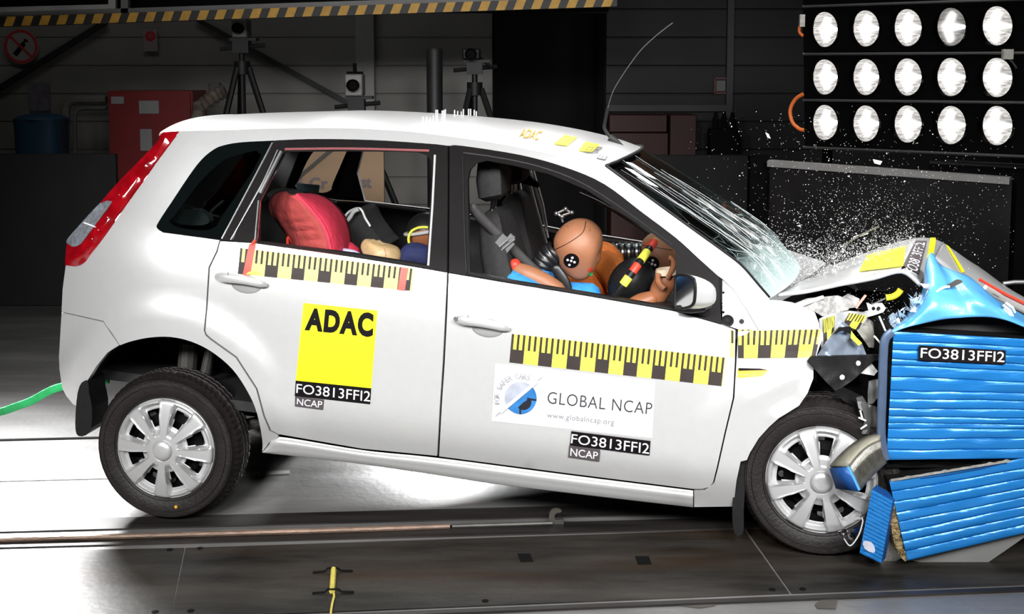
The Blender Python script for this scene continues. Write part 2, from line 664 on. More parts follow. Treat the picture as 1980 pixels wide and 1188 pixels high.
for x, y, r, l in ((1015, 1079, 14, 'scuffed black tape square on the floor plate near the middle'), (1243, 1084, 15, 'clean black tape square on the floor plate toward the front wheel')):
    q = [Fl(x - r, y - 8, .006), Fl(x + r - 4, y - 8, .006), Fl(x + r + 2, y + 7, .006), Fl(x - r + 6, y + 8, .006)]
    MB().add(q + [p - V((0, 0, .002)) for p in q], [(0, 1, 2, 3), (0, 4, 5, 1), (1, 5, 6, 2), (2, 6, 7, 3), (3, 7, 4, 0)])
    mb = MB().add(q + [p - V((0, 0, .002)) for p in q], [(0, 1, 2, 3), (0, 4, 5, 1), (1, 5, 6, 2), (2, 6, 7, 3), (3, 7, 4, 0)])
    tag(mb.build('tape_square', 'under'), l, 'tape')
# small bolt slots in the plates
for x, y in ((328, 1063), (387, 1060), (300, 1183), (369, 1181), (938, 1162), (1493, 1140), (1552, 1139)):
    mb = MB()
    c = Fl(x, y, .006)
    mb.lathe([(0, .001), (.010, .001), (.012, 0)], c, (0, 0, 1), 12)
    tag(mb.build('floor_bolt', 'under'), kind='structure')
# worn patches of the concrete at the bottom edge
PATCH = mat('dark_floor_stain', (.05, .042, .034), .45, 0, .3, 8)
for pts in ([(1300, 1170), (1325, 1164), (1394, 1161), (1380, 1172), (1352, 1176)], [(1575, 1170), (1590, 1156), (1620, 1155), (1616, 1178), (1580, 1177)], [(1462, 1162), (1497, 1159), (1490, 1164), (1468, 1166)]):
    q = [Fl(x, y, .003) for x, y in pts]
    mb = MB().add(q, [tuple(range(len(q)))])
    tag(mb.build('floor_stain', PATCH), kind='structure')

# back wall of horizontal sheet panels
WY = 12.0
WALL = mat('wall_sheet', (.20, .195, .18), .6, .1, .10, 2, .05, 20)
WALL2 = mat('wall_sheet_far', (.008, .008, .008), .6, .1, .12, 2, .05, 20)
mb = MB()
x0, x1 = -10.5, .0
x1 = Wp(952, 200, WY).x
zs = [0]
while zs[-1] < 3.6:
    zs.append(zs[-1] + .262)
prof = []
for z in zs:
    prof += [(0, z + .006), (0, z + .25), (.012, z + .253), (.012, z + .259)]
mb.grid([[V((x0, WY + d, z)) for d, z in prof], [V((x1, WY + d, z)) for d, z in prof]])
mb.box(((x0 + x1) / 2, WY + .11, 1.9), (x1 - x0, .16, 3.9))
tag(mb.build('wall_back', WALL), kind='structure')
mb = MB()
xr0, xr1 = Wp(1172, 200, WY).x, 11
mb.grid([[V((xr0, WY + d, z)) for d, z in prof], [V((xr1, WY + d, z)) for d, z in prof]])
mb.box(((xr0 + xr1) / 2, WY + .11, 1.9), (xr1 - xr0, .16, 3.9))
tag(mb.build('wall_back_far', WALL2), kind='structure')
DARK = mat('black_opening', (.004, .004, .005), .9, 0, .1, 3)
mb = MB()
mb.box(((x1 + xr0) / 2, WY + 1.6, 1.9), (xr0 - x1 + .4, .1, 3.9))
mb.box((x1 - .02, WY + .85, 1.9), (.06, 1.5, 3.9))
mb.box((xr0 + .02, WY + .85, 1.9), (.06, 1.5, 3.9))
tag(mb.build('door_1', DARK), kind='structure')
mb = MB()
c = Wp(707, 150, WY - .06)
mb.box((c.x, WY - .06, 1.9), (.17, .1, 3.9))
tag(mb.build('trim_1', mat('pale_column_paint', (.27, .265, .25), .55, 0, .06, 4)), kind='structure')
mb = MB()
c = Wp(1412, 100, WY - .06)
mb.box((c.x, WY - .04, 2.2), (.06, .06, 3.3))
mb.box(((c.x + xr0) / 2, WY - .04, Wp(1300, 209, WY).z), (c.x - xr0, .05, .06))
tag(mb.build('trim_2', mat('dim_frame_paint', (.035, .035, .035), .55, 0, .06, 4)), kind='structure')
# ================================================================== the car: local frame x = forward, y = away from the camera side, z = up
PF, PR = Wp(1588, 927, 4.5), Wp(320, 868, 4.87)
PSI = math.atan2(PR.y - PF.y, PF.x - PR.x)
CARR = Matrix.Rotation(-PSI, 4, 'Z') @ Matrix.Rotation(rad(5), 4, 'Y')
O_ = PR - CARR @ V((0, -.82, .22))
CM = Matrix.Translation(O_) @ CARR
CI = CM.inverted()
CI3 = CI.to_3x3()
CPL = CI @ CP
car = empty('hatchback_car')
car.matrix_world = CM
tag(car, 'crashed silver five door hatchback with its nose crushed into the blue barrier', 'car')


def Lp(px, py, w):
    d = CI3 @ ray(px, py)
    return CPL + d * ((-w - CPL.y) / d.y)


def hermite(tab, x):
    if x <= tab[0][0]:
        return tab[0][1]
    if x >= tab[-1][0]:
        return tab[-1][1]
    for i in range(len(tab) - 1):
        if tab[i][0] <= x <= tab[i + 1][0]:
            x0, y0 = tab[i]
            x1, y1 = tab[i + 1]
            h = x1 - x0
            m0 = (y1 - tab[i - 1][1]) / (x1 - tab[i - 1][0]) if i > 0 else (y1 - y0) / h
            m1 = (tab[i + 2][1] - y0) / (tab[i + 2][0] - x0) if i + 2 < len(tab) else (y1 - y0) / h
            t = (x - x0) / h
            return (2 * t ** 3 - 3 * t * t + 1) * y0 + (t ** 3 - 2 * t * t + t) * h * m0 + (-2 * t ** 3 + 3 * t * t) * y1 + (t ** 3 - t * t) * h * m1


WT = [(.12, .715), (.2, .745), (.26, .758), (.33, .791), (.40, .817), (.55, .836), (.75, .84), (.92, .834), (1.0, .82), (1.07, .797), (1.18, .745), (1.32, .68), (1.46, .612), (1.53, .572), (1.62, .50)]


def sst(a, b, x):
    t = max(0, min(1, (x - a) / (b - a)))
    return t * t * (3 - 2 * t)


def Wf(u, v):
    w = hermite(WT, v)
    if u < -.02:
        w -= .10 * ((-.02 - u) / .46) ** 2
    if u > 2.25:
        w -= .05 * ((u - 2.25) / .45) ** 2
    r = math.hypot(u, v - .27)
    w += .016 * sst(.57, .49, r) * sst(1.0, .8, v)
    r = math.hypot(u - 2.5, v - .38)
    w += .012 * sst(.55, .47, r) * sst(1.0, .8, v)
    if u > 2.2:
        w += sst(2.2, 2.5, u) * .014 * noise.noise(V((u * 7, v * 7, 3.3)))
    return w


def Sd(px, py, off=0):
    w = .8
    for _ in range(14):
        p = Lp(px, py, w)
        w = .4 * w + .6 * (Wf(p.x, p.z) + off)
    return Lp(px, py, w)


def side(off=0):
    return lambda x, y: Sd(x, y, off)


def wmap(w):
    return lambda x, y: Lp(x, y, w)


# ---- outlines read off the photograph (pixels)
EDGE = [(316, 256), (346, 254), (420, 252), (520, 249), (620, 248), (700, 249), (780, 254), (850, 262), (950, 276), (1050, 295), (1120, 309), (1171, 323)]
APIL = [(1171, 323), (1217, 357), (1269, 395), (1335, 443), (1400, 490), (1434, 517), (1467, 555), (1487, 578)]
FTOP = [(1389, 534), (1350, 499), (1307, 460), (1242, 411), (1168, 356), (1094, 324), (1007, 300), (893, 282), (867, 282), (843, 279), (722, 271), (606, 269), (529, 272)]
QTR = [(529, 272), (470, 275), (437, 280), (412, 290), (380, 320), (329, 395), (305, 432), (304, 442), (315, 450), (424, 465)]
SEAM = [(424, 465), (418, 486), (403, 517), (398, 598), (394, 640), (398, 650), (407, 658), (456, 693), (495, 753), (509, 805), (521, 834), (537, 842)]
ARCH = [(507, 874), (507, 850), (497, 800), (480, 760), (450, 715), (410, 681), (370, 661), (330, 652), (290, 653), (255, 660), (232, 668)]
TAIL = [(346, 255), (320, 288), (288, 336), (252, 386), (216, 438), (192, 471), (173, 495), (163, 508), (148, 515), (126, 513)]
e2 = cr(EDGE)
body_out = cr(EDGE[1:]) + cr(APIL)[1:] + [(1489, 600), (1478, 637), (1466, 636), (1443, 596), (1419, 560), (1398, 540)] + cr(FTOP[:10])[:-1] + cr(FTOP[9:]) + cr(QTR[:9])[1:] + [(424, 465)] + SEAM[1:] + [(537, 846), (520, 856)] + cr(ARCH) + [(216, 643), (200, 621), (160, 612), (119, 603), (121, 560), (127, 514)] + cr(TAIL[::-1])[1:]
rdoor_out = [(426, 467), (492, 471), (676, 497), (801, 517), (864, 528), (861, 600), (856, 700), (850, 790), (845, 882)] + [(700, 868), (539, 840), (524, 832), (512, 804), (498, 752), (458, 690), (409, 655), (400, 647), (397, 640), (401, 598), (406, 518), (421, 487)]
fdoor_out = [(868, 529), (980, 548), (1133, 573), (1302, 602), (1396, 629), (1422, 640), (1421, 700), (1417, 770), (1400, 841), (1386, 904), (1379, 932), (1372, 942), (1358, 946), (1340, 946), (1100, 916), (849, 883), (854, 790), (860, 700), (865, 600)]
rframe_out = cr([(843, 280), (722, 272), (606, 270), (530, 273)]) + [(426, 464), (492, 469), (676, 495), (801, 515), (865, 526), (866, 400), (866, 284)]
rframe_hole = [(546, 298), (553, 294), (680, 293), (780, 294), (808, 295), (824, 300), (833, 310), (836, 325), (830, 420), (825, 514), (801, 510), (676, 490), (498, 468), (500, 389)]
fframe_out = cr([(1389, 535), (1350, 500), (1307, 461), (1242, 412), (1168, 357), (1094, 325), (1007, 301), (893, 283), (869, 284)]) + [(869, 400), (868, 527), (980, 546), (1133, 571), (1302, 600), (1395, 627)]
fframe_hole = [(909, 526), (906, 440), (904, 348), (908, 330), (920, 316), (942, 311), (991, 320), (1062, 337), (1133, 367), (1201, 411), (1264, 454), (1306, 485), (1307, 531), (1303, 596), (1133, 567), (990, 544)]
sill_out = [(507, 875), (522, 857), (539, 845), (700, 871), (847, 886), (1100, 919), (1340, 949), (1340, 981), (1100, 953), (940, 933), (700, 897)]
INW = (0, .022, 0)

body = trace('body_side', body_out, side(), 'silver', car, INW, True, sp=20)
trace('body_side', body_out, side(), 'silver', car, INW, True, sp=30, mirror=True)
rdoor = trace('rear_door', rdoor_out, side(.001), 'silver', car, INW, True, sp=20)
fdoor = trace('front_door', fdoor_out, side(.001), 'silver', car, INW, True, sp=20)
for nm, po in (('rear_door', rdoor_out), ('front_door', fdoor_out)):
    d_ = trace(nm, po, side(.001), 'silver', car, INW, True, sp=40, mirror=True)
    t_ = trace('door_trim', po, side(-.05), 'dark_in', d_, None, False, sp=40, mirror=True)
trace('door_trim', rdoor_out, side(-.05), 'dark_in', rdoor, None, False, sp=40)
trace('door_trim', fdoor_out, side(-.05), 'dark_in', fdoor, None, False, sp=40)
rfr = trace('window_frame', rframe_out, side(.003), ['black_trim', 'black_plastic'], rdoor, (0, .035, 0), True, [rframe_hole], sp=16, lipmi=1)
ffr = trace('window_frame', fframe_out, side(.003), ['black_trim', 'black_plastic'], fdoor, (0, .035, 0), True, [fframe_hole], sp=16, lipmi=1)
M['seal_white'] = mat('pale_door_seal', (.62, .61, .60), .4, .2, .03, 10)
trace('window_frame', rframe_out, side(.003), ['pillar_in', 'seal_white'], car, (0, .03, 0), True, [rframe_hole], sp=24, mirror=True, lipmi=1)
trace('window_frame', fframe_out, side(.003), ['pillar_in', 'seal_white'], car, (0, .03, 0), True, [fframe_hole], sp=24, mirror=True, lipmi=1)
STOP = [(507, 875), (522, 857), (539, 845), (700, 871), (847, 886), (1100, 919), (1340, 949)]


def along(L, n):
    d = [0]
    for a, b in zip(L, L[1:]):
        d.append(d[-1] + math.dist(a, b))
    out = []
    for i in range(n):
        t = d[-1] * i / (n - 1)
        k = max(q for q in range(len(L) - 1) if d[q] <= t + 1e-9)
        f = (t - d[k]) / (d[k + 1] - d[k])
        out.append((lerp(L[k][0], L[k + 1][0], f), lerp(L[k][1], L[k + 1][1], f)))
    return out


sa, sb_ = along(cr(STOP, 6), 80), along(cr([(507, 876), (700, 898), (940, 934), (1100, 954), (1340, 982)], 6), 80)
rows = []
for (ax, ay), (bx, by) in zip(sa, sb_):
    row = [Sd(ax, ay, -.05)]
    for f in (0, .06, .14, .24, .36, .5, .7, .88, .97, 1):
        row.append(Sd(lerp(ax, bx, f), lerp(ay, by, f), -.010 + .024 * sst(0, .34, f) - .012 * sst(.85, 1, f)))
    row.append(row[-1] + V((0, .08, -.004)))
    rows.append(row)
sill = MB().grid(rows).build('sill_panel', 'silver', car, sharp=70)
trace('sill_panel', sill_out, side(.004), 'silver', car, (0, .06, 0), True, sp=30, mirror=True)
# frame details of the rear door: fixed quarter light panel and bright channel strips
trace('quarter_light', [(549, 300), (500, 389), (494, 470), (497, 471), (503, 390), (549, 302)], side(.006), 'chrome', rdoor, (0, .01, 0), sp=12)
mb = MB()
for pts, r in (([(527, 276), (478, 370), (429, 462)], .0045), ([(537, 290), (502, 365), (446, 464)], .003), ([(544, 293), (515, 350), (503, 374)], .008), ([(500, 388), (496, 430), (493, 466)], .0035), ([(512, 345), (470, 420), (450, 463)], .002)):
    mb.tube([Sd(x, y, .006) for x, y in cr(pts)], r, 6)
mb.build('channel_strip', 'steel', rdoor)
mb = MB()
mb.tube([Sd(x, y, .004) for x, y in [(841, 300), (836, 400), (828, 514)]], .0045, 6)
mb.build('edge_strip', 'seal_white', rdoor)
mb = MB()
mb.tube([Sd(x, y, .0) for x, y in cr([(551, 289), (680, 288), (830, 292)])], .0055, 6)
M['red_dull'] = mat('dull_red_seal', (.22, .035, .04), .5, 0, .1, 20)
mb.build('top_seal', 'red_dull', rdoor)
mb = MB()
mb.tube([Sd(x, y, .003) for x, y in cr([(895, 300), (897, 400), (902, 520), (912, 531), (1000, 548), (1150, 573), (1302, 600)])], .004, 6)
mb.tube([Sd(x, y, .003) for x, y in cr([(896, 296), (960, 305), (1040, 322), (1120, 352), (1200, 402), (1300, 474)])], .003, 6)
mb.build('window_seal', 'black_plastic', fdoor)
mb = MB()
mb.tube([Sd(x, y, .006) for x, y in [(866, 286), (866, 400), (865, 524)]], .002, 6)
mb.build('pillar_joint', 'under', rdoor)
# quarter window: black printed border and clear pane
qin = cr([(505, 300), (450, 303), (420, 320), (380, 360), (340, 415), (328, 428), (345, 440), (395, 446), (420, 436), (428, 420)], 3, True)
gl = mat('dark_tinted_glass', (.003, .0045, .0045), .06, 0, .1, 5, spec=.15)
qo = [(529, 272), (470, 275), (437, 280), (412, 290), (380, 320), (329, 395), (305, 432), (304, 442), (315, 450), (424, 464)]
quarter = trace('quarter_window', cr(qo[:9]) + [(424, 464)], side(-.002), gl, car, (0, .006, 0), True, [qin], sp=16)
trace('quarter_window', cr(qo[:9]) + [(424, 464)], side(-.002), gl, car, (0, .006, 0), True, [qin], sp=24, mirror=True)


def clear_glass(name, tint, gloss=.12, crack=None):
    m = bpy.data.materials.new(name)
    m.use_nodes = True
    nt = m.node_tree
    nt.nodes.clear()
    N, L = nt.nodes.new, nt.links.new
    out = N('ShaderNodeOutputMaterial')
    tr = N('ShaderNodeBsdfTransparent')
    tr.inputs[0].default_value = (*tint, 1)
    gs = N('ShaderNodeBsdfGlossy')
    gs.inputs['Roughness'].default_value = .03
    fr = N('ShaderNodeFresnel')
    fr.inputs[0].default_value = 1.5
    mu = N('ShaderNodeMath')
    mu.operation = 'MULTIPLY_ADD'
    mu.inputs[1].default_value = 1
    mu.inputs[2].default_value = gloss * .2
    L(fr.outputs[0], mu.inputs[0])
    mx = N('ShaderNodeMixShader')
    L(mu.outputs[0], mx.inputs[0])
    L(tr.outputs[0], mx.inputs[1])
    L(gs.outputs[0], mx.inputs[2])
    last = mx
    tc = N('ShaderNodeTexCoord')
    no = N('ShaderNodeTexNoise')
    no.inputs['Scale'].default_value = 3
    L(tc.outputs['Object'], no.inputs[0])
    if crack:
        df = N('ShaderNodeBsdfDiffuse')
        df.inputs[0].default_value = (.62, .80, .78, 1)
        masks = []
        for (sc, stretch, wid, lo, hi, amt) in crack:
            mp = N('ShaderNodeMapping')
            mp.inputs['Scale'].default_value = stretch
            wv = N('ShaderNodeTexNoise')
            wv.inputs['Scale'].default_value = 6
            L(tc.outputs['UV'], wv.inputs[0])
            ad = N('ShaderNodeVectorMath')
            ad.operation = 'MULTIPLY_ADD'
            ad.inputs[1].default_value = (.06, .06, 0)
            L(wv.outputs['Color'], ad.inputs[0])
            L(tc.outputs['UV'], ad.inputs[2])
            L(ad.outputs[0], mp.inputs[0])
            vo = N('ShaderNodeTexVoronoi')
            vo.feature = 'DISTANCE_TO_EDGE'
            vo.inputs['Scale'].default_value = sc
            L(mp.outputs[0], vo.inputs['Vector'])
            mr = N('ShaderNodeMapRange')
            mr.inputs['From Min'].default_value = 0
            mr.inputs['From Max'].default_value = wid
            mr.inputs['To Min'].default_value = 1
            mr.inputs['To Max'].default_value = 0
            L(vo.outputs['Distance'], mr.inputs[0])
            sx = N('ShaderNodeSeparateXYZ')
            L(tc.outputs['UV'], sx.inputs[0])
            gr = N('ShaderNodeMapRange')
            gr.inputs['From Min'].default_value = lo
            gr.inputs['From Max'].default_value = hi
            gr.inputs['To Max'].default_value = amt
            L(sx.outputs[1], gr.inputs[0])
            m2 = N('ShaderNodeMath')
            m2.operation = 'MULTIPLY'
            L(mr.outputs[0], m2.inputs[0])
            L(gr.outputs[0], m2.inputs[1])
            masks.append(m2)
        fz = N('ShaderNodeMapRange')   # crazed zone
        fz.inputs['From Min'].default_value = .62
        fz.inputs['From Max'].default_value = 1
        fz.inputs['To Max'].default_value = .55
        L(sx.outputs[1], fz.inputs[0])
        a = masks[0]
        for b in masks[1:] + [fz]:
            mxx = N('ShaderNodeMath')
            mxx.operation = 'MAXIMUM'
            L(a.outputs[0], mxx.inputs[0])
            L(b.outputs[0], mxx.inputs[1])
            a = mxx
        m3 = N('ShaderNodeMixShader')
        L(a.outputs[0], m3.inputs[0])
        L(last.outputs[0], m3.inputs[1])
        L(df.outputs[0], m3.inputs[2])
        last = m3
    L(last.outputs[0], out.inputs[0])
    return m


trace('pane', qin, side(-.003), clear_glass('smoked_clear_glass', (.22, .26, .26)), quarter, None, False, sp=20)
# ---- tail lamp
tl_out = cr(TAIL) + cr([(126, 513), (127, 490), (130, 468), (140, 452), (154, 438), (194, 392), (229, 352), (275, 305), (306, 272), (308, 263), (316, 256)])[1:]


def lampmap(x, y):
    d = segd(x, y, tl_out)
    return Sd(x, y, .002 + .020 * sst(0, 16, d))


tl = trace('tail_lamp', tl_out, lampmap, 'red_lens', car, (0, .03, 0), True, sp=9)
tl2 = trace('tail_lamp', tl_out, lampmap, 'red_lens', car, (0, .03, 0), True, sp=14, mirror=True)
cl_out = cr([(130, 464), (152, 438), (194, 393), (212, 389), (215, 394), (190, 428), (163, 464), (155, 473), (143, 477), (133, 472)], 3, True)
trace('clear_lens', cl_out, lambda x, y: lampmap(x, y) + V((0, -.004, 0)), 'clear_lens', tl, (0, .01, 0), True, sp=9)['label'] = 'clear reversing lens'
mb = MB()
for a, b in (((197, 392), (232, 375)), ((206, 420), (213, 422)), ((190, 445), (196, 447)), ((177, 462), (184, 464)), ((166, 478), (171, 481))):
    mb.tube([lampmap(lerp(a[0], b[0], t), lerp(a[1], b[1], t)) + V((0, -.005, 0)) for t in (0, .5, 1)], .0022, 6)
mb.tube([lampmap(x, y) + V((0, -.001, 0)) for x, y in cr([(340, 262), (300, 316), (250, 386), (205, 448), (172, 492)])], .003, 6)
mb.build('lens_rib', 'red_lens', tl)
MB().tube([lampmap(lerp(164, 186, t), lerp(431, 439, t)) + V((0, -.006, 0)) for t in (0, .5, 1)], .0025, 6).build('lens_rib', 'white', tl)
# ---- rear bumper corner
bump_out = [(119, 605), (160, 614), (199, 623), (214, 645), (230, 668), (208, 682), (186, 709), (168, 738), (160, 760), (150, 786), (141, 782), (128, 766), (120, 750), (115, 715), (114, 690), (117, 640)]
bump = trace('rear_bumper', bump_out, side(.003), 'silver', car, (0, .03, 0), True, sp=14)
trace('rear_bumper', bump_out, side(.003), 'silver', car, (0, .03, 0), True, sp=20, mirror=True)
# tailgate and bumper skin closing the back
LE = [(316, 256), (306, 272), (229, 352), (194, 392), (154, 438), (130, 468), (127, 513), (121, 560), (119, 605), (114, 690), (120, 750), (141, 782)]
rows = []
for x, y in cr(LE, 3):
    p = Sd(x, y, -.004)
    w = -p.y
    rows.append([V((p.x + .012 - .10 * (1 - (s * s)) * (1 - s * s) ** .5, -w * s, p.z)) for s in [1 - 2 * i / 24 for i in range(25)]])
mb = MB().grid(rows)
mb.build('tailgate', 'silver', car)

# ---- roof
sil = [(412, 224), (450, 222), (520, 219), (600, 217), (700, 215), (850, 222), (1000, 235), (1100, 250), (1190, 271), (1240, 289)]
rc = [(Lp(x, y, 0).x, Lp(x, y, 0).z) for x, y in sil]
ed = [Sd(x, y, 0) for x, y in cr(EDGE, 4)]
u0, u1 = ed[0].x, ed[-1].x
rows = []
NW = 40
for p in ed:
    w = -p.y
    fr = sst(u1 - .5, u1, p.x)
    rr = sst(u0 + .5, u0, p.x)
    row = []
    for i in range(NW + 1):
        s = math.sin(math.pi * (.5 - i / NW))
        uu = p.x + .105 * fr * (1 - s * s) - .03 * rr * (1 - s * s)
        zc = hermite(rc, p.x + .105 * fr - .03 * rr)
        row.append(V((uu, -w * s, p.z + (zc - p.z) * (1 - abs(s) ** 2.6))))
    rows.append(row)
roof = MB().grid(rows).build('roof', 'silver', car)
mb = MB().grid([[q + V((0, 0, -.03)) for q in r[2:-2]] for r in rows])
mb.build('headliner', 'pillar_in', car)
# spoiler lip at the roof's rear edge
r0 = rows[0]
MB().tube([q + V((-.004, 0, -.012)) for q in r0], .014, 8, flat=1).build('roof_spoiler', 'silver', car)
roof_bvh = bvh_of(roof)
# ---- windscreen
ap = [Sd(x, y, -.012) for x, y in cr(APIL, 5)]
rows = []
n = len(ap)
uvs = []
for k, p in enumerate(ap):
    t = k / (n - 1)
    w = -p.y
    bu = lerp(.105, .16, t)
    bv = lerp(.042, .03, t)
    rows.append([V((p.x + bu * (1 - s * s), -w * s, p.z + bv * (1 - s * s) + .02 * math.sin(t * 3.1) * (1 - s * s) - .0)) for s in [1 - 2 * i / 30 for i in range(31)]])
glass = clear_glass('cracked_windscreen_glass', (.62, .76, .73), .25, crack=[(5, (2.6, .8, 1), .010, .25, .6, .5), (13, (2.2, 1, 1), .022, .45, .85, .8), (40, (2.2, 1.2, 1), .09, .62, .97, .9)])
ws = MB().grid(rows).build('windscreen', glass, car)
uvl = ws.data.uv_layers.new(name='uv')
co = {}
for i in range(n):
    for j in range(31):
        co[i * 31 + j] = (j / 30, i / (n - 1))
for lp in ws.data.loops:
    uvl.data[lp.index].uv = co[lp.vertex_index]
ws_bvh = bvh_of(ws)
mb = MB()
mb.tube([q + V((0, -.004, .004)) for q in ap], .007, 6)
mb.tube([q + V((.002, 0, .006)) for q in rows[0]], .006, 6)
mb.tube([V((q.x, -q.y, q.z)) + V((0, .004, .004)) for q in ap], .007, 6)
mb.build('windscreen_seal', 'black_plastic', car)
# cracks running along the near edge of the screen, as raised white splinter lines
rnd = random.Random(3)
mb = MB()
for k in range(30):
    s0 = rnd.uniform(.02, .30) if k < 17 else rnd.uniform(.05, .9)
    t0, t1 = (rnd.uniform(.0, .45), rnd.uniform(.6, 1)) if k < 14 else (lambda a: (a, a + rnd.uniform(.08, .3)))(rnd.uniform(.35, .75))
    dr = rnd.uniform(-.05, .09)
    pts = []
    for q in range(14):
        t = lerp(t0, min(t1, 1), q / 13) * (n - 1)
        s = max(.005, min(.97, s0 + dr * q / 13 + rnd.uniform(-.004, .004))) * 30
        i0, j0 = min(int(t), n - 2), min(int(s), 29)
        a, b = t - i0, s - j0
        p = rows[i0][j0].lerp(rows[i0][j0 + 1], b).lerp(rows[i0 + 1][j0].lerp(rows[i0 + 1][j0 + 1], b), a)
        pts.append(p + V((.003, 0, .003)))
    mb.tube(pts, rnd.choice([.0003, .0004, .0006]), 4, cap=False)
M['glass_white'] = mat('shattered_glass_white', (.78, .86, .86), .25, 0, .05, 50)
mb.build('glass_crack', 'glass_white', ws)['kind'] = 'stuff'

# ---- door handles
def handle(px0, py0, px1, py1, parent):
    mb = MB()
    a, b = (px0, py0), (px1, py1)
    path, rr = [], []
    for i in range(15):
        t = i / 14
        x, y = lerp(a[0], b[0], t), lerp(a[1], b[1], t) - 2.5 * math.sin(math.pi * t)
        path.append(Sd(x, y, .012 + .024 * math.sin(math.pi * min(1, max(0, t))) ** .6))
        rr.append(.021 * (1 - .35 * t) * (.55 if i in (0, 14) else (.85 if i in (1, 13) else 1)))
    mb.tube(path, rr, 12, flat=.75, up=(0, 0, 1))
    o = mb.build('door_handle', 'silver', parent)
    cx, cy = lerp(a[0], b[0], .6), lerp(a[1], b[1], .6) + 6
    mb = MB()
    c = Sd(cx, cy, 0)
    mb.ell(c, .062, .008, .036, n=24, k=12)
    mb.build('handle_recess', mat('recess_shadow_paint', (.45, .45, .45), .4, .5, .02, 20), parent)
    mb = MB()
    k = Sd(lerp(a[0], b[0], .23), lerp(a[1], b[1], .23) - 3, .041)
    mb.box(k, (.002, .006, .036))
    mb.build('handle_joint', 'grey_plastic', parent)
    return o


handle(418, 535, 516, 552, rdoor)
handle(880, 617, 985, 637, fdoor)
mb = MB()
c = Sd(882, 617, .034)
mb.lathe([(.0, .004), (.008, .004), (.010, 0)], c, (0, -1, 0), 14)
mb.build('keyhole', 'steel', fdoor)
# ================================================================== stickers and measuring tapes
def tape_layers(q, periods, yel='yellow', start=0.0, nx=40):
    """one printed strip: cells between the tick edges, yellow or black"""
    pit = 1 / periods / 5
    ticks, blocks = [], []
    k, s = 0, -start / periods
    while s < 1:
        ticks.append((s, s + pit * .42))
        if k % 5 == 0:
            blocks.append((s, s + pit * 2.42))
        s += pit
        k += 1
    cutsx = sorted({round(max(0, min(1, e)), 5) for t in ticks + blocks for e in t} | {0, 1})
    ty = [0, .24, .47, .74, 1]
    yl, bk = ([], []), ([], [])
    for a, b in zip(cutsx, cutsx[1:]):
        if b - a < 1e-4:
            continue
        m = (a + b) / 2
        for j in range(4):
            dark = any(x0 < m < x1 for x0, x1 in (blocks if j < 2 else ticks))
            vs, fs = bk if dark else yl
            n = len(vs)
            vs += [quadmap(q, a, ty[j]), quadmap(q, b, ty[j]), quadmap(q, b, ty[j + 1]), quadmap(q, a, ty[j + 1])]
            fs.append((n, n + 1, n + 2, n + 3))
    return [(*yl, yel), (*bk, 'tape_black')]


rd_b, fd_b = bvh_of(rdoor), bvh_of(fdoor)
RT = [(465, 480), (801, 520), (796, 563), (460, 530)]
decal('measuring_tape', rdoor, rd_b, tape_layers(RT, 6.55, 'pale_yellow'), CI, .002, 0)
FT = [(990, 646), (1402, 692), (1396, 747), (985, 701)]
decal('measuring_tape', fdoor, fd_b, tape_layers(FT, 7.5), CI, .002, 0)
for q in ([(482, 472), (495, 472), (484, 533), (470, 532)], [(776, 517), (790, 519), (783, 563), (769, 561)]):
    o = decal('red_strip', rdoor, rd_b, [(*quad_grid(q, 2, 6), 'red_tape')], CI, .004)
    o['label'] = 'strip of red tape over the measuring tape'
MB().tube([Sd(x, y, .008) for x, y in ((487, 474), (490, 470), (494, 464))], .006, 6, flat=.3).build('red_tape_end', 'red_tape', rdoor)
vs, fs = disc2d(490, 531, 13, 6, 12, math.pi, 2 * math.pi)
decal('yellow_dot', rdoor, rd_b, [(vs, fs, 'yellow')], CI, .004)
YQ = [(587, 586), (730, 601), (718, 751), (572, 736)]
decal('yellow_sticker', rdoor, rd_b, [(*quad_grid(YQ, 8, 8), 'sign_yellow'), (*text_in([(594, 595), (723, 605), (721, 653), (589, 639)], 'ADAC', offset=.056, spacing=1.18), 'sticker_black')], CI)
NQ = [(572, 736), (718, 751), (716, 782), (570, 766)]
decal('number_sticker', rdoor, rd_b, [(*quad_grid(NQ, 8, 3), 'sticker_black'), (*text_in([(574, 742), (717, 757), (716, 777), (573, 760)], 'FO3813FFI2', offset=.002), 'white')], CI, .002)
CQ = [(571, 766), (627, 773), (625, 793), (570, 786)]
decal('small_sticker', rdoor, rd_b, [(*quad_grid(CQ, 4, 3), 'sticker_grey'), (*text_in([(575, 770), (624, 776), (623, 789), (574, 783)], 'NCAP', offset=.006), 'white')], CI, .0025)
# white sponsor board on the front door
GQ = [(958, 703), (1267, 738), (1261, 847), (951, 814)]
lay = [(*quad_grid(GQ, 30, 12), 'white')]
lay.append((*text_in([(1060, 757), (1262, 779), (1260, 802), (1058, 780)], 'GLOBAL NCAP', offset=-.004, spacing=1.08), 'ink'))
lay.append((*text_in([(1059, 797), (1188, 811), (1187, 825), (1057, 810)], 'www.globalncap.org', offset=-.006, spacing=1.1), 'ink_light'))
lc, lr = (1007, 769), 31
vs, fs = disc2d(*lc, lr, lr, 40)
lay.append((vs, fs, 'logo_grey'))
sl = math.atan2(726 - 802, 1050 - 959)            # the slash's direction
vs, fs = disc2d(*lc, lr, lr, 24, sl, sl + math.pi)
lay.append((vs, fs, 'logo_blue'))
vs, fs = disc2d(lc[0] + 6, lc[1] + 8, 15, 15, 20, sl + .15, sl + math.pi - .05)
lay.append((vs, fs, 'logo_dark'))
bars = [[(1005, 784), (1008, 784), (1008, 800), (1005, 800)], [(1020, 768), (1038, 771), (1038, 774), (1020, 772)]]
for b in bars:
    lay.append((*quad_grid(b, 1, 1), 'logo_dark'))
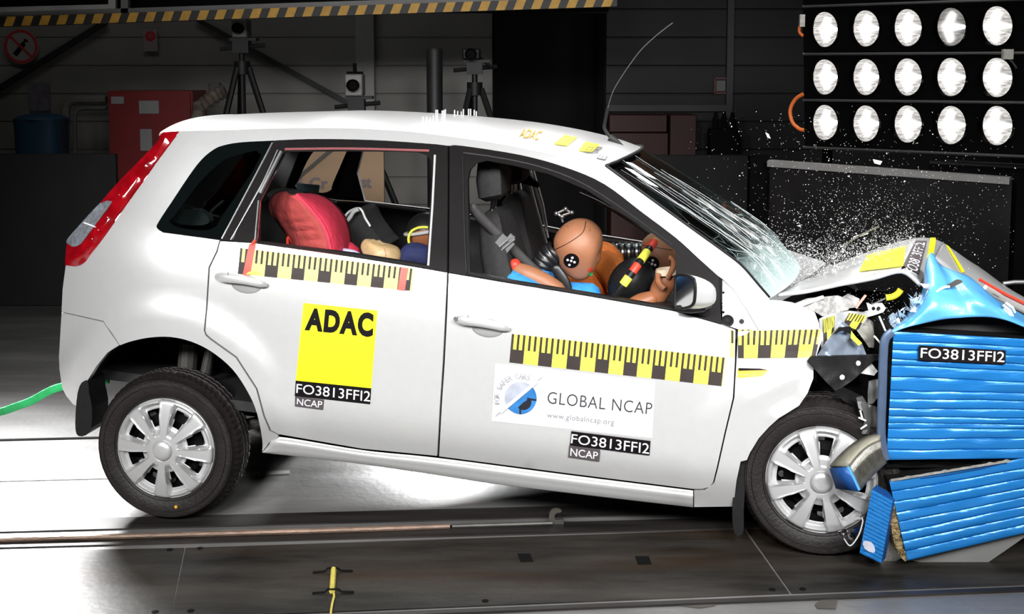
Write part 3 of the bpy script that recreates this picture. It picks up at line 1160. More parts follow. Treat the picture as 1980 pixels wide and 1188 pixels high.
dx, dy = math.cos(sl), math.sin(sl)


def slashq(l0, l1, w0, w1):
    c = (1005, 765)
    return [(c[0] + dx * l0 - dy * w0, c[1] + dy * l0 + dx * w0), (c[0] + dx * l1 - dy * w1, c[1] + dy * l1 + dx * w1), (c[0] + dx * l1 + dy * w1, c[1] + dy * l1 - dx * w1), (c[0] + dx * l0 + dy * w0, c[1] + dy * l0 - dx * w0)]


lay.append((*quad_grid(slashq(-60, 58, .6, .6), 8, 1), 'ink_light'))
lay.append((*quad_grid(slashq(-48, 46, 3.2, 3.2), 8, 2), 'white'))
s_ = 'FOR SAFER CARS'
for k, chx in enumerate(s_):
    if chx == ' ':
        continue
    a = rad(lerp(190, 68, k / (len(s_) - 1)))
    cx, cy = lc[0] + 45 * math.cos(a), lc[1] - 44 * math.sin(a)
    tx, ty = math.sin(a), math.cos(a)      # reading direction (clockwise), image axes
    nx, ny = math.cos(a), -math.sin(a)
    hw = {'F': 2.6, 'R': 3.2, 'E': 2.6, 'S': 2.9}.get(chx, 4.0)
    hh = 5
    q = [(cx - tx * hw + nx * hh, cy - ty * hw + ny * hh), (cx + tx * hw + nx * hh, cy + ty * hw + ny * hh), (cx + tx * hw - nx * hh, cy + ty * hw - ny * hh), (cx - tx * hw - nx * hh, cy - ty * hw - ny * hh)]
    lay.append((*text_in(q, chx, offset=-.008), 'ink_light'))
decal('sponsor_board', fdoor, fd_b, lay, CI, .002, .0012)
NQ = [(1105, 833), (1258, 852), (1256, 880), (1102, 860)]
decal('number_sticker', fdoor, fd_b, [(*quad_grid(NQ, 16, 4), 'sticker_black'), (*text_in([(1106, 838), (1256, 857), (1255, 877), (1104, 856)], 'FO3813FFI2', offset=.002), 'white')], CI, .0065)
CQ = [(1101, 860), (1161, 869), (1159, 891), (1099, 883)]
decal('small_sticker', fdoor, fd_b, [(*quad_grid(CQ, 4, 3), 'sticker_grey'), (*text_in([(1104, 865), (1157, 873), (1156, 887), (1103, 880)], 'NCAP', offset=.006), 'white')], CI, .007)
# roof stickers, seen at a shallow angle
RQ = [(1010, 249), (1050, 255), (1040, 272), (1003, 266)]
decal('roof_letters', roof, roof_bvh, [(*text_in(RQ, 'ADAC', offset=.02), 'orange_text')], CI, .003)
for k, q in enumerate(([(1092, 262), (1116, 267), (1096, 284), (1070, 280)], [(1132, 275), (1160, 281), (1143, 296), (1118, 293)])):
    decal('roof_sticker', roof, roof_bvh, [(*quad_grid(q, 4, 4), 'sign_yellow')], CI, .003)
decal('roof_number', roof, roof_bvh, [(*text_in([(1138, 285), (1166, 286), (1154, 299), (1128, 297)], 'FO3813FFI2', offset=.01), 'ink')], CI, .004)
decal('roof_mark', roof, roof_bvh, [(*quad_grid([(1161, 300), (1176, 304), (1170, 311), (1153, 307)], 2, 2), 'ink_light'), (*text_in([(1162, 301), (1174, 304), (1169, 310), (1156, 307)], 'B', offset=.01), 'white')], CI, .003)
# measuring pins standing on the roof
for x, y0, y1 in ((818, 244, 226), (825, 246, 226), (832, 246, 228), (838, 245, 224), (843, 244, 213), (846, 243, 213), (855, 236, 214), (858, 243, 214), (861, 240, 212), (879, 222, 212), (885, 222, 214), (892, 223, 215), (896, 224, 210), (906, 222, 210), (910, 222, 210), (917, 222, 212), (921, 223, 215)):
    h = roof_bvh.ray_cast(CPL, (CI3 @ ray(x, y0)).normalized())
    if h[0] is None:
        h = (Lp(x, y0, 0),)
    L = (y0 - y1) * .0021
    MB().tube([h[0] + V((0, 0, -.004)), h[0] + V((-L * .08, 0, L))], .0028, 6).build('roof_pin', 'white', car)
# bent aerial
ab = Lp(1186, 272, .12)
aer = MB().tube([Lp(x, y, .12) for x, y in [(1178, 266), (1190, 273), (1207, 285)]], [.016, .014, .004], 10, flat=.7).build('aerial', 'black_plastic', car)
MB().tube([Lp(x, y, .12) for x, y in cr([(1186, 272), (1176, 260), (1169, 247), (1171, 230), (1175, 209)])], .0075, 8).build('stalk', 'black_plastic', aer)
MB().tube([Lp(x, y, .12) for x, y in cr([(1175, 211), (1184, 180), (1199, 153), (1220, 122), (1241, 95), (1270, 68), (1301, 44)])], .0022, 6).build('whip', 'drab', aer)
# ================================================================== wheels
def make_wheel(hubpx, Rt, spin, cover_r, steer=0, squash=0):
    """hubpx: pixel of the wheel cover's centre; the wheel axis is the car's lateral axis, outward = -y"""
    c = Lp(hubpx[0], hubpx[1], .82)
    root = empty('wheel')
    root.parent = car
    root.location = c
    root.rotation_euler = (0, 0, steer)
    tw = .185
    R0 = cover_r / .197 * .195
    # tyre: carcass with shoulder, then tread blocks from circumferential grooves
    prof = [(R0 - .004, .018), (R0 + .004, .004), (R0 + .018, -.004), (R0 + .05, -.012), (R0 + .078, -.009), (Rt - .022, .008), (Rt - .010, .022), (Rt - .004, .036)]
    for g in (.062, .092, .122):
        prof += [(Rt - .001, g - .009), (Rt, g - .006), (Rt - .009, g - .004), (Rt - .009, g + .004), (Rt, g + .006)]
    prof += [(Rt - .004, tw - .036), (Rt - .010, tw - .022), (Rt - .022, tw - .008), (R0 + .05, tw + .010), (R0 + .01, tw), (R0 - .004, tw - .015)]
    n = 220
    mb = MB()
    vs, fs = [], []
    k = len(prof)
    for j in range(n):
        a = 2 * math.pi * j / n
        for r, h in prof:
            rr = r
            if r > Rt - .016 and abs(h - tw / 2) > .038 and j % 3 == 0:
                rr -= .007
            elif r > Rt - .006 and j % 4 == 1:
                rr -= .003
            if squash and math.cos(a) < -.6:
                pass
            vs.append(V((rr * math.sin(a), h, rr * math.cos(a))))
    for j in range(n):
        j2 = (j + 1) % n
        for i in range(k - 1):
            fs.append((j * k + i, j * k + i + 1, j2 * k + i + 1, j2 * k + i))
    mb.add(vs, fs)
    ty = mb.build('tyre', 'rubber', root, sharp=50)
    # side wall rings
    mb = MB()
    for r, h in ((R0 + .014, -.0045), (R0 + .055, -.0135), (R0 + .074, -.0115)):
        mb.lathe([(r - .0018, h + .002), (r, h - .001), (r + .0018, h + .002)], (0, 0, 0), (0, 1, 0), 90)
    mb.build('sidewall_ring', 'rubber', ty)
    # wheel cover: eight flat spokes, pockets with openings between them
    nt_, nr = 256, 26
    Rc = cover_r
    vs, fs = [], []

    def zf(r, th):
        a = (th - spin) / (math.pi / 4)
        f = a - math.floor(a + .5)             # -0.5..0.5, 0 on a spoke's centre
        q = r / Rc
        half = lerp(.275, .185, q)                # spoke's half width in sector units
        base = -.012 - .020 * (1 - q * q)        # domed
        s = sst(half + .055, half, abs(f))       # 1 on a spoke
        inner = sst(.30, .42, q)
        outer = sst(.93, .86, q)
        pocket = .026 * (1 - s) * inner * outer
        ridge = -.004 * math.exp(-((abs(f) - half) / .03) ** 2) * inner
        rim = .010 * sst(.96, 1, q) + .006 * (1 - s) * sst(.80, .90, q)
        return base + pocket + ridge * outer + rim, abs(f), q, half

    info = []
    for i in range(nr + 1):
        q = .20 + .80 * i / nr
        for j in range(nt_):
            th = 2 * math.pi * j / nt_
            z, f, qq, half = zf(q * Rc, th)
            vs.append(V((q * Rc * math.cos(th), z, q * Rc * math.sin(th))))
            info.append((f, q, half))
    for i in range(nr):
        for j in range(nt_):
            j2 = (j + 1) % nt_
            ids = (i * nt_ + j, i * nt_ + j2, (i + 1) * nt_ + j2, (i + 1) * nt_ + j)
            f = min(info[t][0] for t in ids)
            q = (info[ids[0]][1] + info[ids[2]][1]) / 2
            half = info[ids[0]][2]
            if .47 < q < .82 and f > .285 - .02 * sst(.55, .8, q):
                continue
            fs.append(ids)
    mb = MB().add(vs, fs)
    # rim edge turned inwards
    mb.lathe([(Rc, zf(Rc, 0)[0]), (Rc + .002, .004), (Rc - .004, .014)], (0, 0, 0), (0, 1, 0), 128)
    mb.lathe([(.20 * Rc, -.0305), (.215 * Rc, -.0312)], (0, 0, 0), (0, 1, 0), 64)
    cov = mb.build('wheel_cover', 'hubcap', root, sharp=38)
    solid(cov, .003, -1)
    mb = MB()
    mb.lathe([(0, -.047), (.10 * Rc, -.0465), (.155 * Rc, -.0445), (.185 * Rc, -.040), (.20 * Rc, -.032), (.205 * Rc, -.024)], (0, 0, 0), (0, 1, 0), 48)
    mb.build('centre_cap', 'hubcap', cov)
    # steel rim behind with vent holes
    mb = MB()
    mb.lathe([(.0, .050), (.06, .046), (.075, .052), (.105, .040), (.135, .052), (.150, .075), (.165, .060), (.172, .02), (R0, .006)], (0, 0, 0), (0, 1, 0), 64)
    for t in range(12):
        a = 2 * math.pi * t / 12 + .1
        mb.lathe([(0, -.003), (.012, -.003), (.014, 0)], (.142 * math.cos(a), .056, .142 * math.sin(a)), (0, 1, 0), 12, mi=1)
    mb.build('steel_rim', ['under', 'steel'], root)
    mb = MB()
    mb.lathe([(.03, .06), (.125, .062), (.125, .08), (.03, .085)], (0, 0, 0), (0, 1, 0), 40)
    mb.build('brake_disc', 'drab', root)
    return root


rw = make_wheel((320, 868), .298, rad(90), .199)
rw['label'] = 'rear wheel with silver eight spoke cover'
fw = make_wheel((1588, 929), .300, rad(112), .197, steer=rad(-4))
fw['label'] = 'front wheel pressed against the barrier'
# tyre dot
mb = MB()
c = V((.062, -.0135, -.225))
mb.lathe([(0, -.002), (.006, -.002), (.007, 0)], c, (0, 1, 0), 14)
mb.build('balance_mark', 'orange_text', [o for o in rw.children if o.name.startswith('tyre')][0])
# far side wheels
for src in (rw, fw):
    r2 = src.copy()
    COL.objects.link(r2)
    r2.parent = car
    r2.location = (src.location.x, .80, src.location.z)
    r2.rotation_euler = (0, 0, math.pi)
    r2['label'] = 'wheel on the far side of the car'
    for ch in list(src.children):
        c2 = ch.copy()
        COL.objects.link(c2)
        c2.parent = r2
# wheel arch liners, underbody, axle, mud flaps
for (cu, cv, R, a0, a1) in ((.0, .245, .43, .02, 2.72), (2.5, .30, .40, .1, 3.0)):
    rows = []
    for wv in (-.77, -.60, -.36):
        rows.append([V((cu + R * math.cos(lerp(a0, a1, t / 24)), wv, cv + R * math.sin(lerp(a0, a1, t / 24)))) for t in range(25)])
    for s in (1, -1):
        mb = MB()
        mb.grid([[V((p.x, p.y * s, p.z)) for p in r] for r in rows])
        cen = V((cu, -.36 * s, cv))
        mb.add([cen] + [V((p.x, p.y * s, p.z)) for p in rows[2]], [(0, i + 1, i + 2) for i in range(24)])
        mb.build('arch_liner', 'under', car)
mb = MB()
mb.box((1.28, 0, .30), (1.75, 1.44, .10))
mb.box((-.1, 0, .50), (.7, .72, .3))
mb.box((2.45, 0, .42), (.6, .72, .36))
mb.build('underbody', 'under', car)
for nm, pts, r in (('axle', [(0, -.70, .22), (0, .70, .22)], .03), ('trailing_arm', [(.05, -.62, .22), (.45, -.5, .34)], .025), ('trailing_arm', [(.05, .62, .22), (.45, .5, .34)], .025), ('damper', [(.02, -.58, .24), (.06, -.56, .58)], .022), ('spring', [(-.04, -.56, .30), (-.04, -.54, .58)], .04), ('axle', [(2.5, -.70, .3), (2.5, .70, .3)], .028), ('exhaust_pipe', [(.3, -.2, .22), (.6, -.2, .22), (1.6, -.15, .24)], .03)):
    MB().tube([V(p) for p in pts], r, 10).build(nm, 'drab', car)


def flap(px, w, mi):
    return trace('mud_flap', px, wmap(w), 'black_plastic', car, (0, .14, 0), True, sp=14)


flap(cr([(158, 740), (150, 760), (146, 800), (146, 832), (152, 844), (166, 842), (176, 828), (178, 790), (172, 760), (170, 738)], 2, True), .80, 0)
flap(cr([(1432, 893), (1424, 906), (1418, 950), (1416, 1000), (1420, 1030), (1430, 1037), (1438, 1026), (1438, 990), (1442, 930), (1447, 895)], 2, True), .80, 0)
# green towing strap leaving the rear of the car
mb = MB()
pa = [(210, 735), (165, 741), (121, 748), (95, 757), (60, 776), (30, 787), (0, 797), (-60, 806)]
mb.tube([Lp(x, y, .55) for x, y in cr(pa)], .017, 10, flat=.5, up=(0, 0, 1))
g = mb.build('tow_strap', 'green', car)
g['label'] = 'green strap trailing from the rear bumper'
# ================================================================== inside the car
mb = MB()
mb.box((.95, 0, .40), (2.2, 1.44, .04))
mb.box((2.10, 0, .62), (.04, 1.36, .5))
mb.box((-.28, 0, .42), (.3, 1.2, .04))
mb.build('cabin_floor', 'dark_in', car)
# dashboard: lofted across the car
rows = []
for k in range(13):
    y = lerp(-.70, .70, k / 12)
    rows.append([V((1.62, y, .50)), V((1.58, y, .70)), V((1.60, y, .84)), V((1.66, y, .915 + .02 * math.sin(k))), V((1.78, y, .955)), V((1.98, y, .985)), V((2.14, y, .99)), V((2.14, y, .5))])
MB().grid(rows).build('dashboard', 'dark_in', car)


def seat(w, u, name, tilt=0):
    s = empty(name)
    s.parent = car
    s.location = (u, -w, .46)
    # cushion
    def soft(sections, m, nm, par):
        mb = MB()
        rows = []
        for (x, z, hw, th, lean) in sections:
            row = []
            for i in range(24):
                a = 2 * math.pi * i / 24
                ca, sa = math.cos(a), math.sin(a)
                yy = hw * math.copysign(abs(ca) ** .55, ca)
                q = th * math.copysign(abs(sa) ** .6, sa)
                bol = .03 * abs(ca) ** 4 * (1 if sa > 0 else 0)
                row.append(V((x + (q + bol) * math.cos(lean), yy, z + (q + bol) * math.sin(lean))))
            rows.append(row)
        mb.grid(rows, closed=True)
        mb.add(rows[0], [tuple(range(23, -1, -1))])
        mb.add(rows[-1], [tuple(range(24))])
        return mb.build(nm, m, par, sharp=50, merge=.0005)
    soft([(-.05, .02, .22, .03, 1.5), (-.03, .06, .24, .07, 1.5), (.2, .08, .255, .075, 1.5), (.42, .11, .25, .07, 1.5), (.48, .12, .23, .03, 1.5)], 'dark_cloth', 'seat_cushion', s)
    soft([(-.05, .10, .20, .04, .1), (-.06, .16, .235, .075, .15), (-.10, .34, .245, .075, .2), (-.16, .52, .225, .065, .25), (-.195, .64, .17, .05, .3), (-.205, .665, .12, .02, .3)], 'dark_cloth', 'backrest', s)
    h = soft([(-.20, .71, .09, .03, .3), (-.205, .73, .13, .055, .3), (-.215, .80, .14, .06, .3), (-.225, .87, .125, .05, .3), (-.23, .895, .08, .02, .3)], 'dark_cloth', 'headrest', s)
    mb = MB()
    for d in (-.05, .05):
        mb.tube([V((-.20, d, .62)), V((-.205, d, .74))], .006, 8)
    mb.build('headrest_post', 'chrome', s)
    return s


a = Lp(955, 408, .36)
seat_u = a.x + .20
s1 = seat(.36, seat_u, 'driver_seat')
s2 = seat(-.36, seat_u - .02, 'passenger_seat')
zt = a.z - .66
for s_ in (s1, s2):
    s_.location.z = zt
mb = MB()
rows = []
for k in range(9):
    y = lerp(-.64, .64, k / 8)
    rows.append([V((.45, y, .50)), V((.46, y, .66)), V((.40, y, .70)), V((.08, y, .70)), V((-.02, y, .92)), V((-.10, y, 1.06)), V((-.16, y, 1.04)), V((-.10, y, .6))])
MB().grid(rows).build('rear_bench', 'dark_cloth', car)
mb = MB()
rows = []
for k in range(9):
    y = lerp(-.60, .60, k / 8)
    rows.append([V((-.12, y, 1.0)), V((-.3, y, .98)), V((-.42, y, .96))])
MB().grid(rows).build('parcel_shelf', 'pillar_in', car)
# light cargo cover edge seen through the quarter window
c_ = trace('cargo_cover', cr([(337, 404), (352, 407), (380, 405), (398, 416), (405, 428), (392, 436), (350, 434), (332, 424)], 2, True), wmap(.50), mat('pale_cargo_cover', (.45, .5, .48), .6, 0, .1, 9), car, (0, .05, 0), sp=10)
mb = MB()
mb.tube([Lp(x, y, .45) for x, y in cr([(398, 424), (412, 405), (432, 388)])], .006, 6)
mb.tube([Lp(x, y, .45) for x, y in cr([(360, 396), (395, 410), (425, 420)])], .004, 6)
mb.build('shelf_cord', 'grey_plastic', car)
# seat belt across the driver
mb = MB()
pts = [(909, 398), (940, 432), (980, 470), (1030, 520), (1075, 556), (1100, 575)]
rows = []
for x, y in cr(pts, 3):
    t = (x - 909) / 190
    w = lerp(.60, .42, t)
    d = 10
    rows.append([Lp(x + d * .66, y - d * .75, w), Lp(x + d * .2, y - d * .25, w + .006), Lp(x - d * .2, y + d * .25, w + .006), Lp(x - d * .66, y + d * .75, w)])
sb = MB().grid(rows).build('seat_belt', 'belt', car)
solid(sb, .003)
mb = MB()
R_ = Matrix.Rotation(rad(-5), 3, 'Y') @ Matrix.Rotation(rad(40), 3, 'Y')
mb.box(Lp(977, 470, .565), (.062, .022, .048), R_)
mb.tube([Lp(966, 478, .58), Lp(991, 457, .58)], .006, 8)
mb.tube([Lp(970, 484, .58), Lp(996, 463, .58)], .004, 8)
mb.box(Lp(988, 460, .57), (.024, .03, .03), R_)
mb.build('belt_sensor', 'steel', sb)
# black camera-like bracket in the far window
trace('grab_handle', [(996, 352), (1014, 345), (1018, 331), (1026, 343), (1042, 356), (1040, 364), (1018, 357)], wmap(-.55), 'under', car, (0, .04, 0), sp=8)
trace('far_belt_cover', [(989, 327), (1003, 325), (1010, 470), (985, 455), (978, 400)], wmap(-.60), 'pillar_in', car, (0, .03, 0), sp=14)
for pts, r in (([(1018, 331), (1036, 400), (1056, 470)], .008), ([(1026, 330), (1046, 400), (1060, 460)], .005), ([(1032, 331), (1050, 395), (1058, 440)], .004)):
    MB().tube([Lp(x, y, -.63) for x, y in pts], r, 6).build('far_edge_strip', 'seal_white', car)
# trim strips seen high on the far A-pillar
mb = MB()
mb.tube([Lp(x, y, -.62) for x, y in cr([(1120, 374), (1160, 392), (1210, 422), (1260, 455)])], .008, 6)
mb.build('sun_visor_edge', 'pillar_in', car)
# steering wheel seen edge on
ct = Lp(1264, 469, .36)
dn = (Lp(1187, 574, .36) - ct).normalized()
cen = ct + dn * .185
lat = V((0, 1, 0))
nrm = dn.cross(lat).normalized()
lat = (lat + nrm * .04).normalized()


def rimp(a, r=.185, off=0):
    return cen + (dn * -math.cos(a) + lat * -math.sin(a)) * r + nrm * off


swh = empty('steering_wheel')
swh.parent = car
mb = MB()
mb.tube([rimp(2 * math.pi * i / 48) for i in range(48)] + [rimp(0)], .0155, 12)
mb.build('rim', 'black_plastic', swh)
for (p0, p1, m) in (((1267, 465), (1262, 472), 'yellow'), ((1262, 472), (1254, 484), 'red_tape'), ((1250, 490), (1240, 505), 'yellow'), ((1235, 512), (1226, 526), 'red_tape'), ((1220, 535), (1209, 549), 'yellow')):
    def ang(p):
        d = (Lp(p[0], p[1], .5) - ct).dot(dn)
        return math.acos(max(-1, min(1, 1 - d / .185)))
    a0, a1 = ang(p0), ang(p1)
    if a0 < .05:
        a0 = -.3
    mb = MB()
    mb.tube([rimp(lerp(a0, a1, i / 6)) for i in range(7)], .0175, 12)
    o = mb.build('tape_band', m, swh)
    o['label'] = ('yellow' if m == 'yellow' else 'red') + ' tape band'
mb = MB()
mb.ell(cen + nrm * .02, .11, .10, .085, Matrix((dn, lat, nrm)).transposed(), 24, 12)
for a in (math.pi / 2, -math.pi / 2, math.pi):
    mb.tube([cen, rimp(a, .18)], .022, 10, flat=.5)
mb.tube([cen, cen + nrm * (.25 if nrm.x > 0 else -.25)], .04, 10)
mb.build('wheel_hub', 'black_plastic', swh)


# ------------------------------------------------------------------ crash test dummies (each a thing of its own)
def dummy(label):
    d = empty('crash_test_dummy')
    d.matrix_world = CM
    tag(d, label, 'dummy')
    return d


def head(px, w, ax, ay, az, up_px, parent, m, face_px):
    c = Lp(px[0], px[1], w)
    up = (Lp(up_px[0], up_px[1], w) - c).normalized()
    fwd = Lp(face_px[0], face_px[1], w) - c
    fwd = (fwd - up * fwd.dot(up)).normalized()
    rt = fwd.cross(up)
    R = Matrix((fwd, rt, up)).transposed()

    def fn(p, d):
        k = 1.0
        if d.z < .1:                              # jaw: narrower behind and at the sides
            t = sst(.1, -1, d.z)
            p = V((p.x * (1 - .10 * t) + .025 * t, p.y * (1 - .34 * t), p.z))
        if d.x > .5:
            f = sst(.5, 1, d.x)
            p = V((p.x - .012 * f + .008 * math.exp(-((d.z + .12) / .10) ** 2 - (d.y / .13) ** 2) - .010 * math.exp(-((d.z - .10) / .10) ** 2 - ((abs(d.y) - .26) / .13) ** 2) + .006 * math.exp(-((d.z + .42) / .07) ** 2 - (d.y / .25) ** 2), p.y, p.z))
        return p * k
    mb = MB()
    mb.ell(c, ax, ay, az, R, 48, 32, fn=fn)
    o = mb.build('head', m, parent, sharp=180, merge=.0005)
    return o, bvh_of(o), R, c


def stroke(bvh, pts, r, off=0):
    out = []
    for x, y in pts:
        h = bvh.ray_cast(CPL, (CI3 @ ray(x, y)).normalized())
        if h[0] is not None:
            out.append(h[0] + h[1] * off)
    return out


def target_decal(bvh, cx, cy, rx, ry, ang, parent):
    ca, sa = math.cos(ang), math.sin(ang)
    T = lambda p: (cx + (p[0] * ca - p[1] * sa) * rx, cy + (p[0] * sa + p[1] * ca) * ry)
    vs, fs = disc2d(0, 0, 1, n=28)
    ring = [(.5 * x, .5 * y) for x, y in vs[1:]]
    lay = [([T(p) for p in vs], fs, 'sticker_black')]
    for dx, dy in ((0, 0), (.45, .05), (-.45, -.05), (.05, -.5), (-.05, .5)):
        v2, f2 = disc2d(dx, dy, .17, n=12)
        lay.append(([T(p) for p in v2], f2, 'white'))
    return decal('target_mark', parent, bvh, lay, CI, .002, .001)


def rings(pts, w, r, parent, nrings=5):
    path = [Lp(x, y, w) for x, y in cr(pts, 6)]
    n = len(path)
    a = MB()
    b = MB()
    for i in range(nrings):
        t = i / (nrings - 1) * (n - 1.01)
        k = int(t)
        p = path[k].lerp(path[k + 1], t - k)
        ax = (path[k + 1] - path[k]).normalized()
        h = .009
        a.lathe([(r * .7, -h), (r * .95, -h), (r, -h * .5), (r, h * .5), (r * .95, h), (r * .7, h)], p, ax, 28)
        if i < nrings - 1:
            q = path[k].lerp(path[k + 1], min(1, t - k + .5 * (n - 1) / (nrings - 1)))
            t2 = (i + .5) / (nrings - 1) * (n - 1.01)
            k2 = int(t2)
            q = path[k2].lerp(path[k2 + 1], t2 - k2)
            b.lathe([(r * .5, -.006), (r * .88, -.006), (r * .88, .003), (r * .5, .003)], q, ax, 28)
    a.tube(path, r * .72, 14)
    o = a.build('neck', 'neck_rubber', parent)
    b.build('neck_disc', 'steel', o)
    return o


d1 = dummy('crash test dummy in a blue shirt slumped forward in the driver seat')
hd, hb, HR, hc = head((1118, 480), .36, .106, .092, .124, (1142, 420), d1, 'skin', (1170, 512))
sm = stroke(hb, cr([(1133, 428), (1128, 448), (1112, 462), (1090, 475), (1071, 484)], 5), .001)
if len(sm) > 3:
    MB().tube([p for p in sm], .0016, 6).build('scalp_seam', 'sticker_black', hd)
for pts in ([(1094, 437), (1099, 438), (1098, 443)], [(1135, 438), (1141, 441), (1140, 447)]):
    s_ = stroke(hb, cr(pts, 3), .001)
    if len(s_) > 2:
        MB().tube(s_, .0022, 6).build('scalp_hole', 'skin_dark', hd)
target_decal(hb, 1105, 504, 15, 14, .25, hd)
lay = []
for c_, q in (('red_tape', [(1136, 521), (1147, 516), (1146, 523), (1139, 526)]), ('green', [(1137, 529), (1146, 525), (1145, 531), (1139, 534)])):
    vs, fs = quad_grid(q, 3, 3)
    lay.append((vs, fs, c_))
decal('face_paint', hd, hb, lay, CI, .002)
rings([(1042, 537), (1048, 516), (1058, 500), (1073, 488)], .36, .050, d1, 6)
# sensor bracket screwed on the head's back
mb = MB()
w_h = .33
for a, b in (((1077, 413), (1093, 405)), ((1087, 417), (1105, 411)), ((1077, 413), (1085, 419)), ((1093, 405), (1106, 412)), ((1086, 420), (1088, 430))):
    mb.tube([Lp(*a, w_h), Lp(*b, w_h)], .005, 8)
for p in ((1076, 413), (1094, 404), (1106, 411), (1087, 419)):
    mb.ell(Lp(*p, w_h), .010, .010, .010, n=10, k=6)
mb.build('sensor_bracket', 'steel', hd)


def limb(name, pts, m, parent, flat=1.0, n=16):
    """pts: (px, py, w, radius): a tapered, capped limb"""
    P = cr([(*Lp(x, y, w), r) for x, y, w, r in pts], 5)
    path = [V(p[:3]) for p in P]
    rr = [max(.004, p[3]) for p in P]
    t0 = (path[0] - path[1]).normalized()
    t1 = (path[-1] - path[-2]).normalized()
    path = [path[0] + t0 * rr[0] * .8, path[0] + t0 * rr[0] * .5] + path + [path[-1] + t1 * rr[-1] * .5, path[-1] + t1 * rr[-1] * .8]
    rr = [rr[0] * .35, rr[0] * .8] + rr + [rr[-1] * .8, rr[-1] * .35]
    return MB().tube(path, rr, n, flat=flat).build(name, m, parent, sharp=60)


limb('torso', [(985, 640, .36, .14), (1000, 600, .36, .15), (1020, 565, .36, .14), (1040, 545, .36, .09)], 'blue_shirt', d1)
limb('shirt_front', [(1060, 590, .40, .10), (1110, 580, .40, .075), (1140, 572, .40, .055)], 'blue_shirt', d1)
limb('sleeve', [(990, 538, .565, .035), (1012, 552, .565, .05), (1050, 572, .565, .05), (1100, 600, .55, .05)], 'blue_shirt', d1)
limb('upper_arm', [(1000, 520, .55, .026), (1020, 530, .555, .036), (1050, 545, .555, .038), (1078, 562, .55, .035)], 'skin', d1)
MB().ell(Lp(996, 513, .55), .024, .024, .026, n=14, k=8).tube([Lp(1000, 515, .55), Lp(1022, 522, .52)], .014, 8).build('shoulder_joint', 'red_tape', d1)
limb('collar_flap', [(1075, 520, .45, .02), (1090, 545, .45, .025), (1100, 575, .45, .02)], 'neck_rubber', d1, .4)
# near hand and forearm gripping past the wheel
fa = MB()
limb('forearm', [(1215, 600, .50, .036), (1240, 586, .50, .038), (1262, 578, .50, .032)], 'skin_dark', d1)
hm = MB()
pal = [(*Lp(x, y, w), r) for x, y, w, r in [(1268, 585, .50, .030), (1276, 564, .50, .040), (1286, 546, .50, .042), (1294, 530, .50, .036)]]
P = cr(pal, 4)
hm.tube([V(p[:3]) for p in P], [p[3] for p in P], 16, flat=.62)
hand = hm.build('hand', 'skin_dark', d1, sharp=60)
for k, (w, L) in enumerate(((.545, .9), (.525, 1.0), (.503, .95), (.482, .8))):
    fp = [(1290, 538), (1297, 526), (1300 + 2 * L, 515), (1299 + 2 * L, 505 - 2 * L), (1293, 499 - 2 * L)]
    MB().tube([Lp(x, y, w) for x, y in cr(fp, 3)], [.0105] * 9 + [.009] * 3 + [.007], 8).build('finger', 'skin_dark', hand)
MB().tube([Lp(x, y, .555) for x, y in cr([(1284, 558), (1276, 550), (1272, 540), (1273, 529)], 3)], [.013] * 6 + [.011] * 3 + [.009], 8).build('thumb', 'skin_dark', hand)
mb = MB()
rows = []
for i in range(21):
    a = 2 * math.pi * i / 20
    c0 = Lp(1290, 525, .505)
    rows.append([c0 + V((.045 * math.cos(a), .045 * math.sin(a), .008 * math.cos(a) + z)) for z in (-.012, .012)])
MB().grid(rows).build('wrist_tape', mat('cream_tape', (.75, .62, .45), .6, 0, .05, 20), hand)
limb('finger_lead', [(1296, 500, .50, .006), (1300, 512, .50, .008), (1304, 520, .52, .006)], 'neck_rubber', hand)

d2 = dummy('crash test dummy in an orange shirt in the far front seat')
hd2, hb2, R2, c2 = head((1280, 497), -.30, .105, .085, .118, (1262, 440), d2, 'skin', (1330, 500))
target_decal(hb2, 1261, 510, 14, 14, .2, hd2)
s_ = stroke(hb2, cr([(1235, 474), (1255, 476), (1275, 480), (1300, 484)], 4), .001)
if len(s_) > 3:
    MB().tube(s_, .0016, 6).build('scalp_seam', 'sticker_black', hd2)
rings([(1172, 487), (1195, 488), (1215, 488), (1238, 487)], -.30, .044, d2, 6)
limb('torso', [(1110, 640, -.30, .15), (1125, 590, -.30, .16), (1150, 545, -.30, .15), (1160, 510, -.26, .12)], 'orange_shirt', d2)
limb('sleeve', [(1170, 508, -.12, .06), (1190, 530, -.12, .065), (1200, 560, -.12, .06)], 'orange_shirt', d2)
limb('upper_arm', [(1195, 550, -.12, .045), (1225, 565, -.10, .043), (1258, 560, -.1, .04)], 'skin', d2)

# ------------------------------------------------------------------ red child seat with its infant dummy
cs = empty('child_seat')
cs.matrix_world = CM
tag(cs, 'padded red child seat seen through the rear door window', 'child seat')
A = cr([(553, 377), (536, 378), (526, 392), (530, 412), (541, 428), (552, 444), (562, 466), (572, 490), (580, 515)], 4)
B = cr([(572, 378), (588, 392), (604, 410), (620, 430), (631, 452), (637, 475), (641, 500), (643, 525)][:9], 4)
C_ = cr([(590, 378), (610, 379), (632, 387), (652, 404), (666, 424), (673, 448), (676, 475), (676, 500), (676, 525)], 4)
nA = 29


def resample(L, n):
    d = [0]
    for a, b in zip(L, L[1:]):
        d.append(d[-1] + math.dist(a, b))
    out = []
    for i in range(n):
        t = d[-1] * i / (n - 1)
        j = 0
        while j < len(L) - 2 and d[j + 1] < t:
            j += 1
        q = (t - d[j]) / max(1e-9, d[j + 1] - d[j])
        out.append(tuple(lerp(x, y, q) for x, y in zip(L[j], L[j + 1])))
    return out


